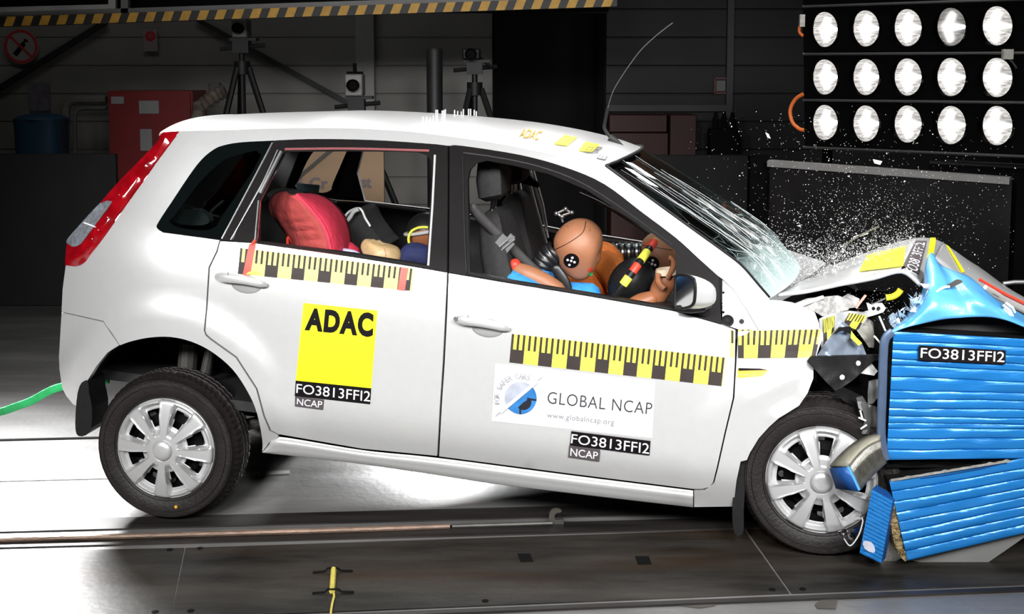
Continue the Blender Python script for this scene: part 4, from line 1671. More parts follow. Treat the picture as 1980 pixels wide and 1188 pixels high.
A, B, C_ = resample(A, nA), resample(B, nA), resample(C_, nA)
rows = []
for i in range(nA):
    r = []
    for k in range(9):
        t = k / 8
        bulge = math.sin(math.pi * t)
        x, y = lerp(A[i][0], B[i][0], t), lerp(A[i][1], B[i][1], t)
        wr = .006 * math.sin(i * 1.9 + t * 3) * bulge * sst(6, 14, i)
        r.append(Lp(x, y, lerp(.42, .56, t) + .04 * bulge + wr))
    rows.append(r)
o = MB().grid(rows).build('side_cushion', 'red_faded', cs)
solid(o, .03, 0)
rows2 = []
for i in range(nA):
    r = []
    for k in range(9):
        t = k / 8
        x, y = lerp(B[i][0], C_[i][0], t), lerp(B[i][1], C_[i][1], t)
        r.append(Lp(x, y, lerp(.56, .30, t) + .05 * math.sin(math.pi * t)))
    rows2.append(r)
o = MB().grid(rows2).build('shell_cover', 'red_cloth', cs)
solid(o, .02, 0)
MB().tube([r[0] for r in rows2], .012, 8).build('piping', 'red_cloth', cs)
MB().tube([Lp(x, y, .45) for x, y in cr([(562, 500), (556, 470), (558, 458), (566, 470)], 3)], .006, 6).build('harness_strap', 'red_tape', cs)
limb('seat_pad', [(640, 500, .36, .05), (665, 490, .34, .055), (682, 492, .34, .04)], 'red_cloth', cs)
bd = dummy('infant dummy lying back with its cream head toward the front seat')
hd3, hb3, R3_, c3 = head((736, 492), .44, .062, .066, .085, (800, 500), bd, 'baby_skin', (728, 420))
limb('torso', [(640, 525, .42, .07), (670, 520, .42, .075), (690, 512, .42, .05)], 'red_cloth', bd)
limb('collar', [(662, 490, .46, .022), (680, 496, .47, .028), (694, 504, .47, .028)], mat('lilac_collar', (.55, .55, .80), .7, 0, .1, 20), bd)
s_ = stroke(hb3, cr([(742, 505), (746, 492), (742, 480)], 4), .001)
if len(s_) > 3:
    MB().tube(s_, .0015, 6).build('scalp_seam', 'skin_dark', hd3)
s_ = stroke(hb3, [(697 + 5 * math.cos(t), 496 + 4 * math.sin(t)) for t in [i * .6 for i in range(11)]], .001)
if len(s_) > 3:
    MB().tube(s_, .0016, 6).build('ear_mark', 'skin_dark', hd3)
bd2 = dummy('child dummy in navy top sitting against the far rear window')
hd4, hb4, R4, c4 = head((824, 452), -.10, .085, .075, .09, (815, 400), bd2, 'skin_dark', (780, 470))
rows = []
for i in range(9):
    a = .05 + 1.25 * i / 8
    rows.append([c4 + R4 @ V((.092 * math.sin(a) * math.cos(q), .082 * math.sin(a) * math.sin(q), .096 * math.cos(a))) for q in [2 * math.pi * j / 28 for j in range(28)]])
MB().grid(rows, closed=True).build('cap', 'neck_rubber', hd4)
MB().tube([c4 + R4 @ V((.094 * math.cos(q), .083 * math.sin(q), .012)) for q in [2 * math.pi * j / 28 for j in range(29)]], .008, 8).build('head_band', 'seal_white', hd4)
limb('torso', [(800, 560, -.10, .12), (812, 520, -.10, .10), (828, 490, -.10, .07)], 'navy', bd2)
limb('shoulder', [(786, 505, .02, .05), (800, 495, .02, .06), (820, 500, .02, .06)], 'navy', bd2)
MB().tube([Lp(x, y, -.02) for x, y in cr([(791, 470), (790, 460), (796, 447), (812, 440), (828, 440)], 3)], .006, 6).build('chin_strap', 'yellow', hd4)
# rear booster beside the red seat, dark with pale piping
cb = empty('booster_seat')
cb.matrix_world = CM
tag(cb, 'black child booster with white piping beyond the red seat', 'child seat')
trace('shell', cr([(664, 430), (672, 412), (690, 405), (702, 410), (712, 430), (724, 448), (738, 466), (745, 480), (690, 500), (650, 500)], 3, True), wmap(-.05), 'dark_cloth', cb, (0, .25, 0), sp=12)
mb = MB()
mb.tube([Lp(x, y, -.04) for x, y in cr([(666, 420), (676, 409), (692, 403), (700, 408), (706, 422), (716, 438)], 4)], .006, 8)
mb.tube([Lp(x, y, .0) for x, y in cr([(668, 430), (676, 422), (684, 410), (694, 405)], 4)], .009, 8)
mb.build('piping', 'seal_white', cb)
mb = MB()
mb.ell(Lp(556, 380, .30), .085, .09, .034, n=24, k=12)
mb.build('rear_headrest', 'dark_cloth', car)
# blue sticker inside the far rear door glass
q = [(573, 354), (618, 358), (616, 377), (574, 368)]
vs, fs = quad_grid(q, 2, 2)
mb = MB()
mb.add([Lp(x, y, -.63) for x, y in vs], fs, 0)
for j, (t0, t1) in enumerate(((.15, .3), (.45, .55))):
    vs, fs = quad_grid(in_quad(q, .5 if j == 0 else .1, .92, t0, t1), 2, 1)
    mb.add([Lp(x, y, -.628) for x, y in vs], fs, 1)
mb.build('window_sticker', [mat('sky_blue_sticker', (.45, .75, .92), .5, 0, .1, 20), 'white'], car)
# ================================================================== crushed front of the car
def idw(ctrl, x, y, p=2.2):
    s = t = 0
    for cx, cy, w in ctrl:
        d = math.hypot(cx - x, cy - y) + .5
        k = d ** -p
        s += k * w
        t += k
    return s / t


def crush(name, ctrl, m, parent, th=.006, sp=8, amp=.008, sharp=28, fs=.05):
    """torn or crumpled sheet: outline (px, py, w) with its own depth at every corner"""
    fn = lambda x, y: Lp(x, y, idw(ctrl, x, y) + amp * noise.noise(V((x * fs, y * fs, len(name) * 1.7))))
    return trace(name, [(c[0], c[1]) for c in ctrl], fn, m, parent, (0, th, 0), True, sp=sp, sharp=sharp)


fend = [(1449, 579), (1471, 581), (1509, 583), (1533, 587), (1560, 597), (1576, 606), (1583, 626), (1588, 660), (1577, 692), (1564, 698), (1573, 711), (1572, 733), (1562, 760), (1545, 785), (1506, 809), (1487, 826), (1467, 848), (1450, 876), (1444, 890), (1432, 893), (1424, 930), (1418, 980), (1342, 981), (1342, 950), (1362, 949), (1381, 935), (1389, 904), (1403, 841), (1420, 770), (1424, 700), (1427, 642), (1467, 638), (1464, 612)]
creaseA = [(1572, 702), (1530, 735), (1476, 762), (1440, 785), (1418, 800)]


def ldist(x, y, L):
    b = 1e9
    for (ax, ay), (bx, by) in zip(L, L[1:]):
        dx, dy = bx - ax, by - ay
        t = max(0, min(1, ((x - ax) * dx + (y - ay) * dy) / (dx * dx + dy * dy)))
        b = min(b, math.hypot(x - ax - t * dx, y - ay - t * dy))
    return b


def fmapF(x, y):
    o = .002 + .011 * math.exp(-(ldist(x, y, creaseA) / 13) ** 2) * sst(1415, 1480, x)
    o -= .012 * math.exp(-((y - 715) / 10) ** 2) * sst(1440, 1520, x)
    o += .011 * math.exp(-(ldist(x, y, [(1575, 733), (1545, 782), (1500, 810)]) / 12) ** 2)
    o -= .012 * math.exp(-(ldist(x, y, [(1449, 579), (1462, 612), (1470, 640)]) / 9) ** 2)
    o += .007 * sst(1500, 1580, x) * noise.noise(V((x * .035, y * .035, 8)))
    return Sd(x, y, o)


fender = trace('fender', fend, fmapF, 'silver', car, INW, True, sp=11, sharp=50)
fen_b = bvh_of(fender)
decal('measuring_tape', fender, fen_b, tape_layers([(1427, 640), (1587, 637), (1577, 692), (1427, 692)], 2.9, 'yellow', .27), CI, .004, 0)
decal('tape_end', fdoor, fd_b, [(*quad_grid([(1412, 638), (1420, 640), (1420, 692), (1411, 690)], 2, 3), 'pale_yellow'), (*quad_grid([(1414, 639), (1418, 640), (1418, 664), (1414, 664)], 1, 2), 'tape_black')], CI, .002)
decal('side_badge', fender, fen_b, [(*quad_grid([(1426, 713), (1487, 716), (1474, 728), (1426, 731)], 6, 2), 'orange_text'), (*quad_grid([(1428, 712), (1470, 713), (1486, 716), (1428, 717)], 6, 1), 'sticker_black'), (*quad_grid([(1426, 723), (1466, 724), (1458, 727), (1426, 727)], 6, 1), 'yellow')], CI, .0025)
# far fender and front corner, less damaged and reaching past the barrier
trace('fender', [(1449, 579), (1580, 600), (1700, 640), (1760, 700), (1760, 760), (1700, 770), (1640, 762), (1580, 760), (1520, 800), (1480, 840), (1450, 890), (1430, 960), (1342, 980), (1362, 949), (1389, 904), (1424, 700)], side(0), 'silver', car, INW, True, sp=30, mirror=True)
# hinge pillar plate laid bare between door and fender
hp = [(1397, 541), (1419, 561), (1443, 598), (1466, 638), (1440, 641), (1397, 627)]
hpl = trace('hinge_pillar', hp, side(-.02), 'white_plastic', car, (0, .02, 0), True, sp=10)
for x, y, r, m in ((1407, 621, .022, 'black_plastic'), (1434, 622, .009, 'drab'), (1399, 566, .004, 'under'), (1399, 604, .004, 'under'), (1403, 590, .012, 'white_plastic'), (1426, 590, .012, 'white_plastic')):
    mb = MB()
    c = Sd(x, y, -.018)
    mb.lathe([(0, -.002), (r * .45, -.001), (r * .5, -.006), (r * .7, -.006), (r * .75, -.002), (r, -.003), (r * 1.05, .003)], c, (0, 1, 0), 20)
    mb.build('grommet' if r > .01 else 'bolt', m, hpl)
# door mirror
mw = lambda x, y: Lp(x, y, .86 + .10 * (x - 1307) / 36)
mo = cr([(1309, 533), (1325, 532), (1340, 538), (1344, 548), (1344, 570), (1341, 587), (1330, 595), (1312, 597), (1306, 590), (1306, 545)], 3, True)
rows = []
back = (1352, 572)
for k in range(9):
    t = k / 8
    s = math.cos(t * math.pi / 2) ** .6 if t < 1 else .02
    row = []
    for x, y in mo:
        cx, cy = 1327, 566
        X = lerp(cx + (x - cx) * 1.06, 0, 0)
        Y = cy + (y - cy) * 1.06
        p = mw(X, Y)
        c = mw(1335, 570)
        q = c + (p - c) * max(.03, s)
        row.append(q + V((.085 * math.sin(t * math.pi / 2), -.0, 0)))
    rows.append(row)
mir = MB().grid(rows, closed=True).build('door_mirror', 'silver', fdoor)
trace('mirror_glass', mo, lambda x, y: mw(x, y) + V((-.002, -.001, 0)), 'chrome', mir, None, False, sp=8)
MB().tube([mw(x, y) + V((0, -.002, 0)) for x, y in mo + mo[:1]], .006, 8).build('mirror_rim', 'black_plastic', mir)
MB().tube([Lp(x, y, w) for x, y, w in ((1308, 597, .88), (1335, 598, .90), (1360, 594, .90), (1372, 588, .86))], [.012, .016, .018, .014], 10, flat=.8).build('mirror_base', 'black_plastic', mir)
trace('mirror_stalk', [(1318, 597), (1372, 590), (1374, 606), (1366, 613), (1345, 608)], wmap(.835), 'black_plastic', mir, (0, .03, 0), sp=8)


# bonnet: buckled sheet from the windscreen to the ridge, then falling over the far half
def sheet(name, rows, m, parent, th, ku=4, kv=4, amp=.0, fs=9, pmap=None):
    R1 = [cr(r, ku) for r in rows]
    cols = [cr([r[i] for r in R1], kv) for i in range(len(R1[0]))]
    grid = []
    for j in range(len(cols[0])):
        row = []
        for i in range(len(cols)):
            x, y, w = cols[i][j]
            p = (pmap or Lp)(x, y, w)
            if amp:
                p = p + V((0, 0, amp * noise.noise(p * fs))) + V((0, amp * noise.noise(p * fs + V((5, 5, 5))), 0))
            row.append(p)
        grid.append(row)
    o = MB().grid(grid).build(name, m, parent, sharp=60)
    if th:
        solid(o, th, 0)
    return o


bon = sheet('bonnet', [
    [(1502, 573, .66), (1545, 568, .67), (1592, 559, .67), (1640, 549, .67), (1690, 539, .66), (1744, 528, .64), (1780, 553, .66)],
    [(1520, 560, .42), (1560, 548, .42), (1605, 537, .42), (1650, 524, .42), (1700, 511, .40), (1762, 500, .38), (1794, 528, .40)],
    [(1545, 548, .10), (1580, 531, .10), (1620, 517, .10), (1660, 502, .10), (1710, 486, .10), (1776, 473, .08), (1808, 498, .10)],
    [(1570, 540, -.25), (1600, 522, -.25), (1640, 506, -.25), (1675, 493, -.25), (1720, 478, -.25), (1786, 461, -.25), (1822, 474, -.25)],
    [(1600, 548, -.62), (1630, 534, -.62), (1660, 520, -.62), (1695, 508, -.62), (1735, 494, -.62), (1800, 476, -.62), (1838, 486, -.62)]], 'silver', car, .012, 5, 5, .006, 7)
bon_b = bvh_of(bon)
M['shaded_silver'] = mat('far_bonnet_shade', (.15, .10, .105), .3, .55, .05, 20, coat=.5)  # silver with shade and red reflection put into the colour, not applied
bf = sheet('bonnet_nose', [
    [(1806, 500, .08), (1832, 522, .06), (1868, 552, .02), (1920, 590, .0), (1990, 640, .0), (2060, 690, 0)],
    [(1822, 474, -.25), (1846, 492, -.25), (1880, 522, -.25), (1934, 560, -.25), (2000, 596, -.25), (2070, 640, -.25)],
    [(1838, 486, -.62), (1862, 500, -.62), (1900, 524, -.62), (1950, 560, -.62), (2020, 600, -.62), (2080, 640, -.62)]], 'silver', car, .012, 5, 4)
MB().tube([Lp(x, y, w) for x, y, w in ((1905, 556, .02), (1940, 574, -.02), (1985, 596, -.04), (2050, 628, -.05))], .012, 8).build('bonnet_edge', 'silver', bf)
MB().tube([Lp(x, y, w) for x, y, w in ((1893, 540, .03), (1940, 567, .0), (1985, 589, -.02), (2050, 620, -.03))], .006, 8).build('edge_reflection', 'red_tape', bf)  # red reflection on the bonnet edge, put in as a coloured tube
bfb = bvh_of(bf)
decal('tape_line', bf, bfb, [(*quad_grid([(1826, 476), (1832, 480), (1862, 528), (1856, 530)], 3, 6), 'sign_yellow')], CI, .010)
decal('tape_patch', bon, bon_b, [(*quad_grid([(1797, 464), (1808, 464), (1800, 500), (1790, 500)], 3, 6), 'sign_yellow')], CI, .010)
decal('bonnet_sticker', bon, bon_b, [(*quad_grid([(1678, 498), (1752, 480), (1746, 520), (1662, 530)], 8, 6), 'sign_yellow')], CI, .010)
decal('bonnet_number', bon, bon_b, [(*quad_grid([(1742, 526), (1770, 470), (1790, 470), (1770, 542)], 8, 6), 'sticker_grey'), (*text_in([(1748, 526), (1772, 474), (1786, 474), (1768, 536)], 'FO3813FFI2', offset=.006), 'white')], CI, .010)
# wiper arm thrown up off the scuttle
MB().tube([Lp(x, y, .30) for x, y in cr([(1531, 556), (1560, 540), (1590, 518), (1618, 495), (1626, 486), (1632, 478)])], .0055, 6).tube([Lp(x, y, .28) for x, y in cr([(1560, 542), (1600, 512), (1640, 470), (1670, 452), (1700, 438)])], .004, 6).build('wiper', 'drab', car)
# dark engine bay and crushed parts
mb = MB()
c0 = Lp(1640, 620, .2)
mb.ell(c0 + V((0, .25, -.06)), .24, .34, .14, n=24, k=12, fn=lambda p, d: p * (1 + .25 * noise.noise(d * 3)))
mb.build('engine', 'under', car)
crush('inner_wing', [(1538, 588, .70), (1592, 572, .66), (1594, 577, .66), (1545, 595, .70)], 'white_plastic', car, .01, 8, .002)
crush('scuttle_panel', [(1533, 589, .68), (1560, 578, .66), (1620, 572, .60), (1650, 583, .60), (1640, 600, .62), (1590, 612, .66), (1575, 603, .68)], mat('dusty_grey_panel', (.30, .29, .28), .6, .1, .4, 60), car, .01, 8, .01)
fe = crush('fender_tip', [(1584, 618, .80), (1596, 611, .79), (1610, 607, .77), (1643, 602, .72), (1679, 605, .66), (1676, 618, .66), (1660, 640, .68), (1640, 634, .72), (1622, 640, .76), (1604, 655, .79), (1590, 690, .80), (1586, 660, .80)], 'silver', car, .008, 7, .014)
feb = bvh_of(fe)
decal('measuring_tape', fe, feb, tape_layers([(1590, 617), (1614, 610), (1610, 650), (1592, 672)], 1.3, 'yellow'), CI, .004, 0)
decal('measuring_tape', fe, feb, tape_layers([(1641, 606), (1675, 610), (1658, 638), (1628, 628)], 1.2, 'yellow'), CI, .004, 0)
crush('folded_sheet', [(1580, 688, .84), (1596, 664, .85), (1612, 643, .84), (1630, 622, .80), (1641, 631, .80), (1646, 652, .82), (1668, 667, .78), (1676, 688, .78)], mat('blue_grey_folded_sheet', (.34, .40, .50), .28, .6, .25, 14), car, .008, 7, .02)
crush('folded_edge', [(1612, 646, .865), (1622, 634, .865), (1644, 632, .85), (1652, 640, .83), (1644, 646, .84), (1630, 640, .86)], 'black_plastic', car, .012, 6, .008)
crush('tape_scrap', [(1646, 640, .85), (1655, 652, .84), (1667, 664, .82), (1660, 669, .82), (1645, 654, .85)], 'yellow', car, .004, 6, .004)
crush('headlamp_housing', [(1657, 640, .70), (1668, 626, .68), (1681, 620, .62), (1704, 631, .60), (1709, 650, .60), (1699, 674, .62), (1680, 672, .68), (1668, 655, .72)], 'grey_plastic', car, .05, 7, .02)
crush('lamp_seal', [(1688, 618, .66), (1704, 628, .66), (1716, 626, .66), (1716, 640, .64), (1702, 644, .66), (1692, 634, .66)], 'under', car, .02, 6, .012)
wb = crush('white_bracket', [(1676, 587, .64), (1687, 591, .64), (1694, 588, .64), (1707, 588, .62), (1713, 596, .62), (1708, 604, .62), (1690, 610, .64), (1668, 616, .66), (1664, 608, .66), (1680, 602, .65)], 'white_plastic', car, .02, 6, .003)
for x in (1689, 1699):
    MB().lathe([(0, -.002), (.006, -.002), (.007, .002)], Lp(x, 597, .645), (0, 1, 0), 12).build('bracket_hole', 'under', wb)
MB().tube([Lp(x, y, .55) for x, y in cr([(1713, 576), (1726, 574), (1736, 568), (1742, 560)])], .012, 10).build('coolant_hose', 'hose_yellow', car)
MB().tube([Lp(x, y, .58) for x, y in cr([(1688, 588), (1700, 583), (1712, 577)])], .003, 6).build('hose_wire', 'steel', car)
MB().tube([Lp(x, y, .60) for x, y in cr([(1655, 596), (1664, 584), (1674, 571)])], .005, 6).build('red_stick', mat('pink_stick', (.75, .35, .28), .5, 0, .1, 30), car)
crush('clear_shard', [(1617, 582, .55), (1640, 568, .52), (1662, 578, .52), (1660, 594, .54), (1630, 598, .56)], mat('dusty_clear_plastic', (.42, .41, .40), .3, .1, .3, 40), car, .006, 7, .02)
br = crush('bracket_plate', [(1560, 699, .86), (1568, 690, .86), (1600, 689, .86), (1688, 687, .80), (1704, 687, .78), (1704, 697, .78), (1690, 698, .80), (1650, 735, .83), (1628, 750, .84), (1616, 756, .85), (1600, 742, .86), (1584, 724, .86)], 'black_plastic', car, .014, 8, .004)
brb = bvh_of(br)
for x, y in ((1659, 703), (1628, 730)):
    h = brb.ray_cast(CPL, (CI3 @ ray(x, y)).normalized())[0] or Lp(x, y, .84)
    MB().ell(h, .010, .006, .010, n=14, k=8).build('white_bolt', 'white', br)
crush('shield_strip', [(1608, 752, .84), (1630, 750, .84), (1665, 766, .80), (1680, 790, .78), (1660, 792, .78), (1630, 775, .82)], 'black_plastic', car, .01, 7, .008)
crush('torn_trim', [(1663, 722, .80), (1686, 704, .78), (1697, 718, .78), (1690, 727, .80)], mat('pale_torn_trim', (.50, .50, .48), .5, .1, .15, 20), car, .006, 6, .006)
crush('torn_trim', [(1680, 738, .80), (1702, 733, .78), (1700, 766, .78), (1688, 781, .80), (1678, 782, .82), (1678, 760, .82)], 'grey_plate', car, .008, 7, .012)
crush('torn_trim', [(1656, 770, .86), (1668, 767, .86), (1678, 782, .84), (1700, 790, .80), (1702, 840, .80), (1666, 840, .85), (1672, 812, .86), (1668, 795, .87), (1660, 790, .87)], mat('dark_grey_shield', (.085, .085, .083), .5, .1, .3, 12), car, .01, 7, .015)
crush('inner_liner', [(1575, 700, .62), (1720, 690, .58), (1720, 870, .58), (1690, 900, .58), (1640, 800, .60), (1590, 780, .62)], 'under', car, .02, 14, .02)
mb = MB()
for k, (x0, y0, x1, y1) in enumerate(((1663, 794, 1668, 812), (1660, 808, 1674, 814), (1664, 830, 1676, 822), (1700, 612, 1712, 640), (1690, 650, 1706, 668))):
    mb.tube([Lp(x0, y0, .87), Lp(x1, y1, .865)], .0035, 6)
mb.build('wire_stub', 'white_plastic', car)
# ================================================================== deformable barrier
BY = 4.40
bar = empty('crash_barrier', (Wp(1850, 800, BY).x, BY + .4, 0))
tag(bar, 'blue pleated deformable crash barrier crushed by the front of the car', 'barrier')
BIN = Matrix.Translation(-V(bar.location))


def bl(p):
    return p - V(bar.location)


def pleats(name, tl, tr, br_, bl_, cuts, depth, Y0, m, back, ncol=44, wob=.010, dY=0, seed=1):
    """block face folded into horizontal pleats; cuts = fractions down the face where the folds pinch"""
    rows = []
    for k in range(len(cuts) - 1):
        for f in (0, .05, .14, .3, .5, .7, .86, .95, 1):
            row = []
            for i in range(ncol + 1):
                s = i / ncol
                c0 = cuts[k] + wob * noise.noise(V((s * 3.1, k * 2.3, seed))) * (0 < k)
                c1 = cuts[k + 1] + wob * noise.noise(V((s * 3.1, (k + 1) * 2.3, seed))) * (k + 1 < len(cuts) - 1)
                t = 1 - lerp(c0, c1, f)
                x, y = quadmap((tl, tr, br_, bl_), s, t)
                pinch = abs(math.sin(math.pi * f)) ** .2
                var = .75 + .5 * noise.noise(V((s * 2, k * 1.7, seed + 9)))
                d = depth * (pinch * var + .35 * noise.noise(V((s * 7, k + f * 1.3, seed + 4))))
                row.append(bl(Wp(x, y, Y0 - d + dY * s)))
            rows.append(row)
    mb = MB().grid(rows)
    n = ncol + 1
    bk = V(back)
    edge = [r[0] for r in rows] + rows[-1] + [r[-1] for r in rows[::-1]] + rows[0][::-1]
    mb.grid([edge, [p + bk for p in edge]], 1)
    o = mb.build(name, m, bar, sharp=40, recalc=False)
    return o


cuts = [(y - 642) / 248 for y in (642, 660, 677, 694, 708, 730, 755, 771, 789, 806, 811 + 8, 829, 848, 870, 890)]
up = pleats('barrier_block', (1728, 641), (2090, 662), (2090, 886), (1714, 890), cuts, .011, BY, ['blue_alu', 'under'], (.02, .88, 0))
upb = bvh_of(up)
lay = [(*quad_grid([(1777, 668), (1945, 678), (1944, 705), (1776, 697)], 14, 4), 'sticker_black'), (*text_in([(1781, 673), (1943, 681), (1942, 701), (1780, 692)], 'FO3813FFI2', offset=.003), 'white')]
mb = MB()
mb.add([bl(Wp(x, y, BY - .021)) for x, y in lay[0][0]], lay[0][1], 0)
mb.add([bl(Wp(x, y, BY - .0215)) for x, y in lay[1][0]], lay[1][1], 1)
mb.build('number_sticker', ['sticker_black', 'white'], up)
lo = pleats('lower_block', (1719, 929), (2090, 868), (2090, 1006), (1755, 1085), [0, .14, .27, .40, .52, .64, .76, .88, 1], .011, BY - .02, ['blue_alu', 'under'], (.02, .85, 0), dY=.02, seed=3)
MB().grid([[bl(Wp(x, y, BY - .028)) for x, y in ((1780, 925), (1830, 918), (1900, 905), (1935, 896))], [bl(Wp(x, y, BY - .026)) for x, y in ((1780, 927), (1830, 920), (1900, 907), (1935, 898))]]).build('crease_line', 'blue_dark', lo)
fl = pleats('torn_flap', (1686, 947), (1726, 969), (1704, 1090), (1662, 1070), [i / 17 for i in range(18)], .005, BY - .05, ['blue_alu', 'blue_dark'], (.03, .05, 0), ncol=10, wob=.004, seed=5)
trace('white_label', cr([(1669, 1047), (1685, 1049), (1692, 1062), (1689, 1070), (1672, 1062)], 2, True), lambda x, y: bl(Wp(x, y, BY - .060)), 'logo_grey', fl, (0, .002, 0), sp=6)
trace('exposed_core', cr([(1724, 969), (1733, 966), (1735, 1000), (1744, 1045), (1754, 1084), (1744, 1081), (1731, 1056), (1722, 1012)], 2, True), lambda x, y: bl(Wp(x, y, BY - .02 + .012 * noise.noise(V((x * .3, y * .3, 1))))), 'core_gold', bar, (0, .3, 0), sp=5)
trace('core_edge', [(1700, 1088), (1715, 1040), (1722, 1012), (1731, 1056), (1742, 1080), (1730, 1088)], lambda x, y: bl(Wp(x, y, BY + .06)), 'core', bar, (0, .2, 0), sp=8)
trace('base_plate', [(1752, 1083), (1800, 1091), (1850, 1095), (1905, 1092), (1940, 1068), (2000, 1026), (2000, 1010)], lambda x, y: bl(Wp(x, y, BY + .05)), 'grey_plate', bar, (0, .6, 0), sp=20)
# shiny crushed plate between the two blocks
mb = MB()
mb.grid([[bl(Wp(x, 893 + .6 * math.sin(x), BY + .02)) for x in range(1714, 2090, 8)], [bl(Wp(x, 900 + 1.5 * math.sin(x * .7), BY + .0)) for x in range(1714, 2090, 8)], [bl(Wp(x, 905, BY + .02)) for x in range(1714, 2090, 8)]])
mb.build('bright_strip', 'chrome', bar)
mb = MB()
mb.grid([[bl(Wp(x, 886, BY + .06)) for x in (1714, 1900, 2090)], [bl(Wp(x, 935, BY + .06)) for x in (1714, 1900, 2090)]])
o = mb.build('dark_core', 'under', bar)
solid(o, .4, -1)
mb = MB()
mb.grid([[bl(Wp(x, lerp(930, 892, (x - 1722) / 230) - 3 + 3 * noise.noise(V((x * .1, 0, 0))), BY - .035)) for x in range(1722, 1960, 8)], [bl(Wp(x, lerp(930, 892, (x - 1722) / 230) + 2, BY - .036)) for x in range(1722, 1960, 8)]])
mb.build('torn_edge', 'core', lo)
# pale sheet bent up over the block
BP = lambda x, y, w: bl(Wp(x, y, w))
lowe = [(1720, 645), (1740, 637), (1770, 629), (1810, 621), (1850, 614), (1881, 610), (1910, 612), (1937, 618), (1985, 634), (2060, 660)]
uppe = [(1738, 628), (1764, 598), (1785, 562), (1790, 520), (1800, 492), (1816, 512), (1850, 526), (1880, 540), (1940, 590), (2060, 650)]
rows = []
for k in range(4):
    t = k / 3
    rows.append([(lerp(a[0], b[0], t), lerp(a[1], b[1], t), lerp(BY - .01, BY + .22, t) - .07 * math.sin(math.pi * t) + .05 * math.sin(i * 1.7) * t) for i, (a, b) in enumerate(zip(lowe, uppe))])
sh = sheet('top_sheet', rows, 'blue_foil', bar, .006, 5, 5, .008, 9, BP)
shb = bvh_of(sh)
trace('cavity', [(1728, 642), (1740, 637), (1770, 629), (1810, 621), (1850, 614), (1881, 610), (1910, 612), (1937, 618), (1985, 634), (2060, 662), (2060, 668), (1900, 654)], lambda x, y: bl(Wp(x, y, BY + .10)), 'dark_in', bar, (0, .2, 0), sp=20)
MB().tube([bl(Wp(x, y, BY - .02)) for x, y in cr([(1726, 642), (1712, 656), (1708, 690), (1706, 760), (1704, 840), (1712, 890)])], .016, 10, flat=.5).build('folded_flange', mat('blue_grey_flange', (.075, .11, .18), .35, .3, .25, 10), bar)
# black marks and creases on the sheet
trace('rubber_scuff', cr([(1829, 555), (1840, 548), (1852, 541), (1862, 545), (1850, 552), (1840, 556)], 2, True), lambda x, y: bl(Wp(x, y, BY + .02)), 'drab', sh, (0, .01, 0), sp=5)
MB().tube([bl(Wp(x, y, BY + .02)) for x, y in cr([(1790, 585), (1796, 576), (1812, 564), (1826, 556), (1836, 555)])], .005, 8).build('pale_fold', mat('pale_fold_blue', (.45, .66, .85), .35, .2, .05, 10), sh)
mb = MB()
for x0, y0, x1, y1 in ((1940, 590, 1958, 612), (1945, 586, 1962, 604), (1942, 597, 1955, 618)):
    mb.tube([bl(Wp(x0, y0, BY + .02)), bl(Wp((x0 + x1) / 2 + 4, (y0 + y1) / 2, BY)), bl(Wp(x1, y1, BY + .02))], .005, 6)
mb.build('torn_trim', 'white_plastic', sh)
# crumpled clear scraps caught at the sheet's left
mb = MB()
rn = random.Random(5)
for k in range(60):
    x, y = rn.uniform(1722, 1795), 0
    y = lerp(625, 560, (x - 1722) / 75) + rn.uniform(-14, 14)
    c = bl(Wp(x, y, BY + rn.uniform(0, .12)))
    vs = [c + V((rn.uniform(-1, 1), rn.uniform(-1, 1), rn.uniform(-1, 1))) * rn.uniform(.008, .026) for _ in range(4)]
    mb.add(vs, [(0, 1, 2), (0, 2, 3), (0, 3, 1), (1, 3, 2)])
o = mb.build('clear_scraps', mat('crumpled_foil_scraps', (.55, .66, .78), .2, .6, .3, 30), bar, sharp=10)
o['kind'] = 'stuff'
# torn honeycomb chunk lying over the front wheel
hc = empty('honeycomb_chunk', Wp(1660, 900, BY - .03))
tag(hc, 'torn block of silver honeycomb with a blue skin resting over the front wheel', 'debris')
hb_ = V(hc.location)
HP = lambda Y: (lambda x, y: Wp(x, y, Y) - hb_)
rows = []
for k in range(49):
    t = k / 48
    a = (lerp(1640, 1702, t), lerp(904, 852, t) - 9 * math.sin(math.pi * t))
    b = (lerp(1662, 1714, t), lerp(947, 893, t) - 3 * math.sin(math.pi * t))
    dd = .010 * (k % 2) + .02 * t
    rows.append([Wp(lerp(a[0], b[0], s), lerp(a[1], b[1], s), BY - .09 + dd + .01 * s) - hb_ for s in (0, .33, .66, 1)])
o = MB().grid(rows).build('core_face', 'core', hc, sharp=20)
solid(o, .01, -1)
rows = []
for k in range(13):
    t = k / 12
    a = (lerp(1640, 1702, t), lerp(904, 852, t) - 9 * math.sin(math.pi * t))
    b = (lerp(1607, 1704, t), lerp(904, 842, t) - 14 * math.sin(math.pi * t))
    rows.append([Wp(lerp(a[0], b[0], s), lerp(a[1], b[1], s), BY - .09 + .02 * t + .07 * s) - hb_ for s in (0, .5, 1)])
o = MB().grid(rows).build('core_top', 'core_gold', hc)
o.data.materials[0] = M['core_top'] = mat('dusty_core_top', (.27, .255, .20), .6, .3, .15, 20, .2, 60)
solid(o, .01, 1)
rows = []
for t in (0, .5, 1):
    a = (lerp(1607, 1640, t), lerp(904, 903, t))
    b = (lerp(1619, 1662, t), lerp(943, 948, t))
    rows.append([Wp(lerp(a[0], b[0], s), lerp(a[1], b[1], s), BY - .02 - .07 * t) - hb_ for s in (0, .5, 1)])
o = MB().grid(rows).build('blue_skin', 'blue_dark', hc)
solid(o, .01, 1)
MB().tube([Wp(x, y, BY - .092) - hb_ for x, y in ((1639, 903), (1651, 926), (1661, 948))], .006, 6).build('skin_edge', 'blue_foil', hc)
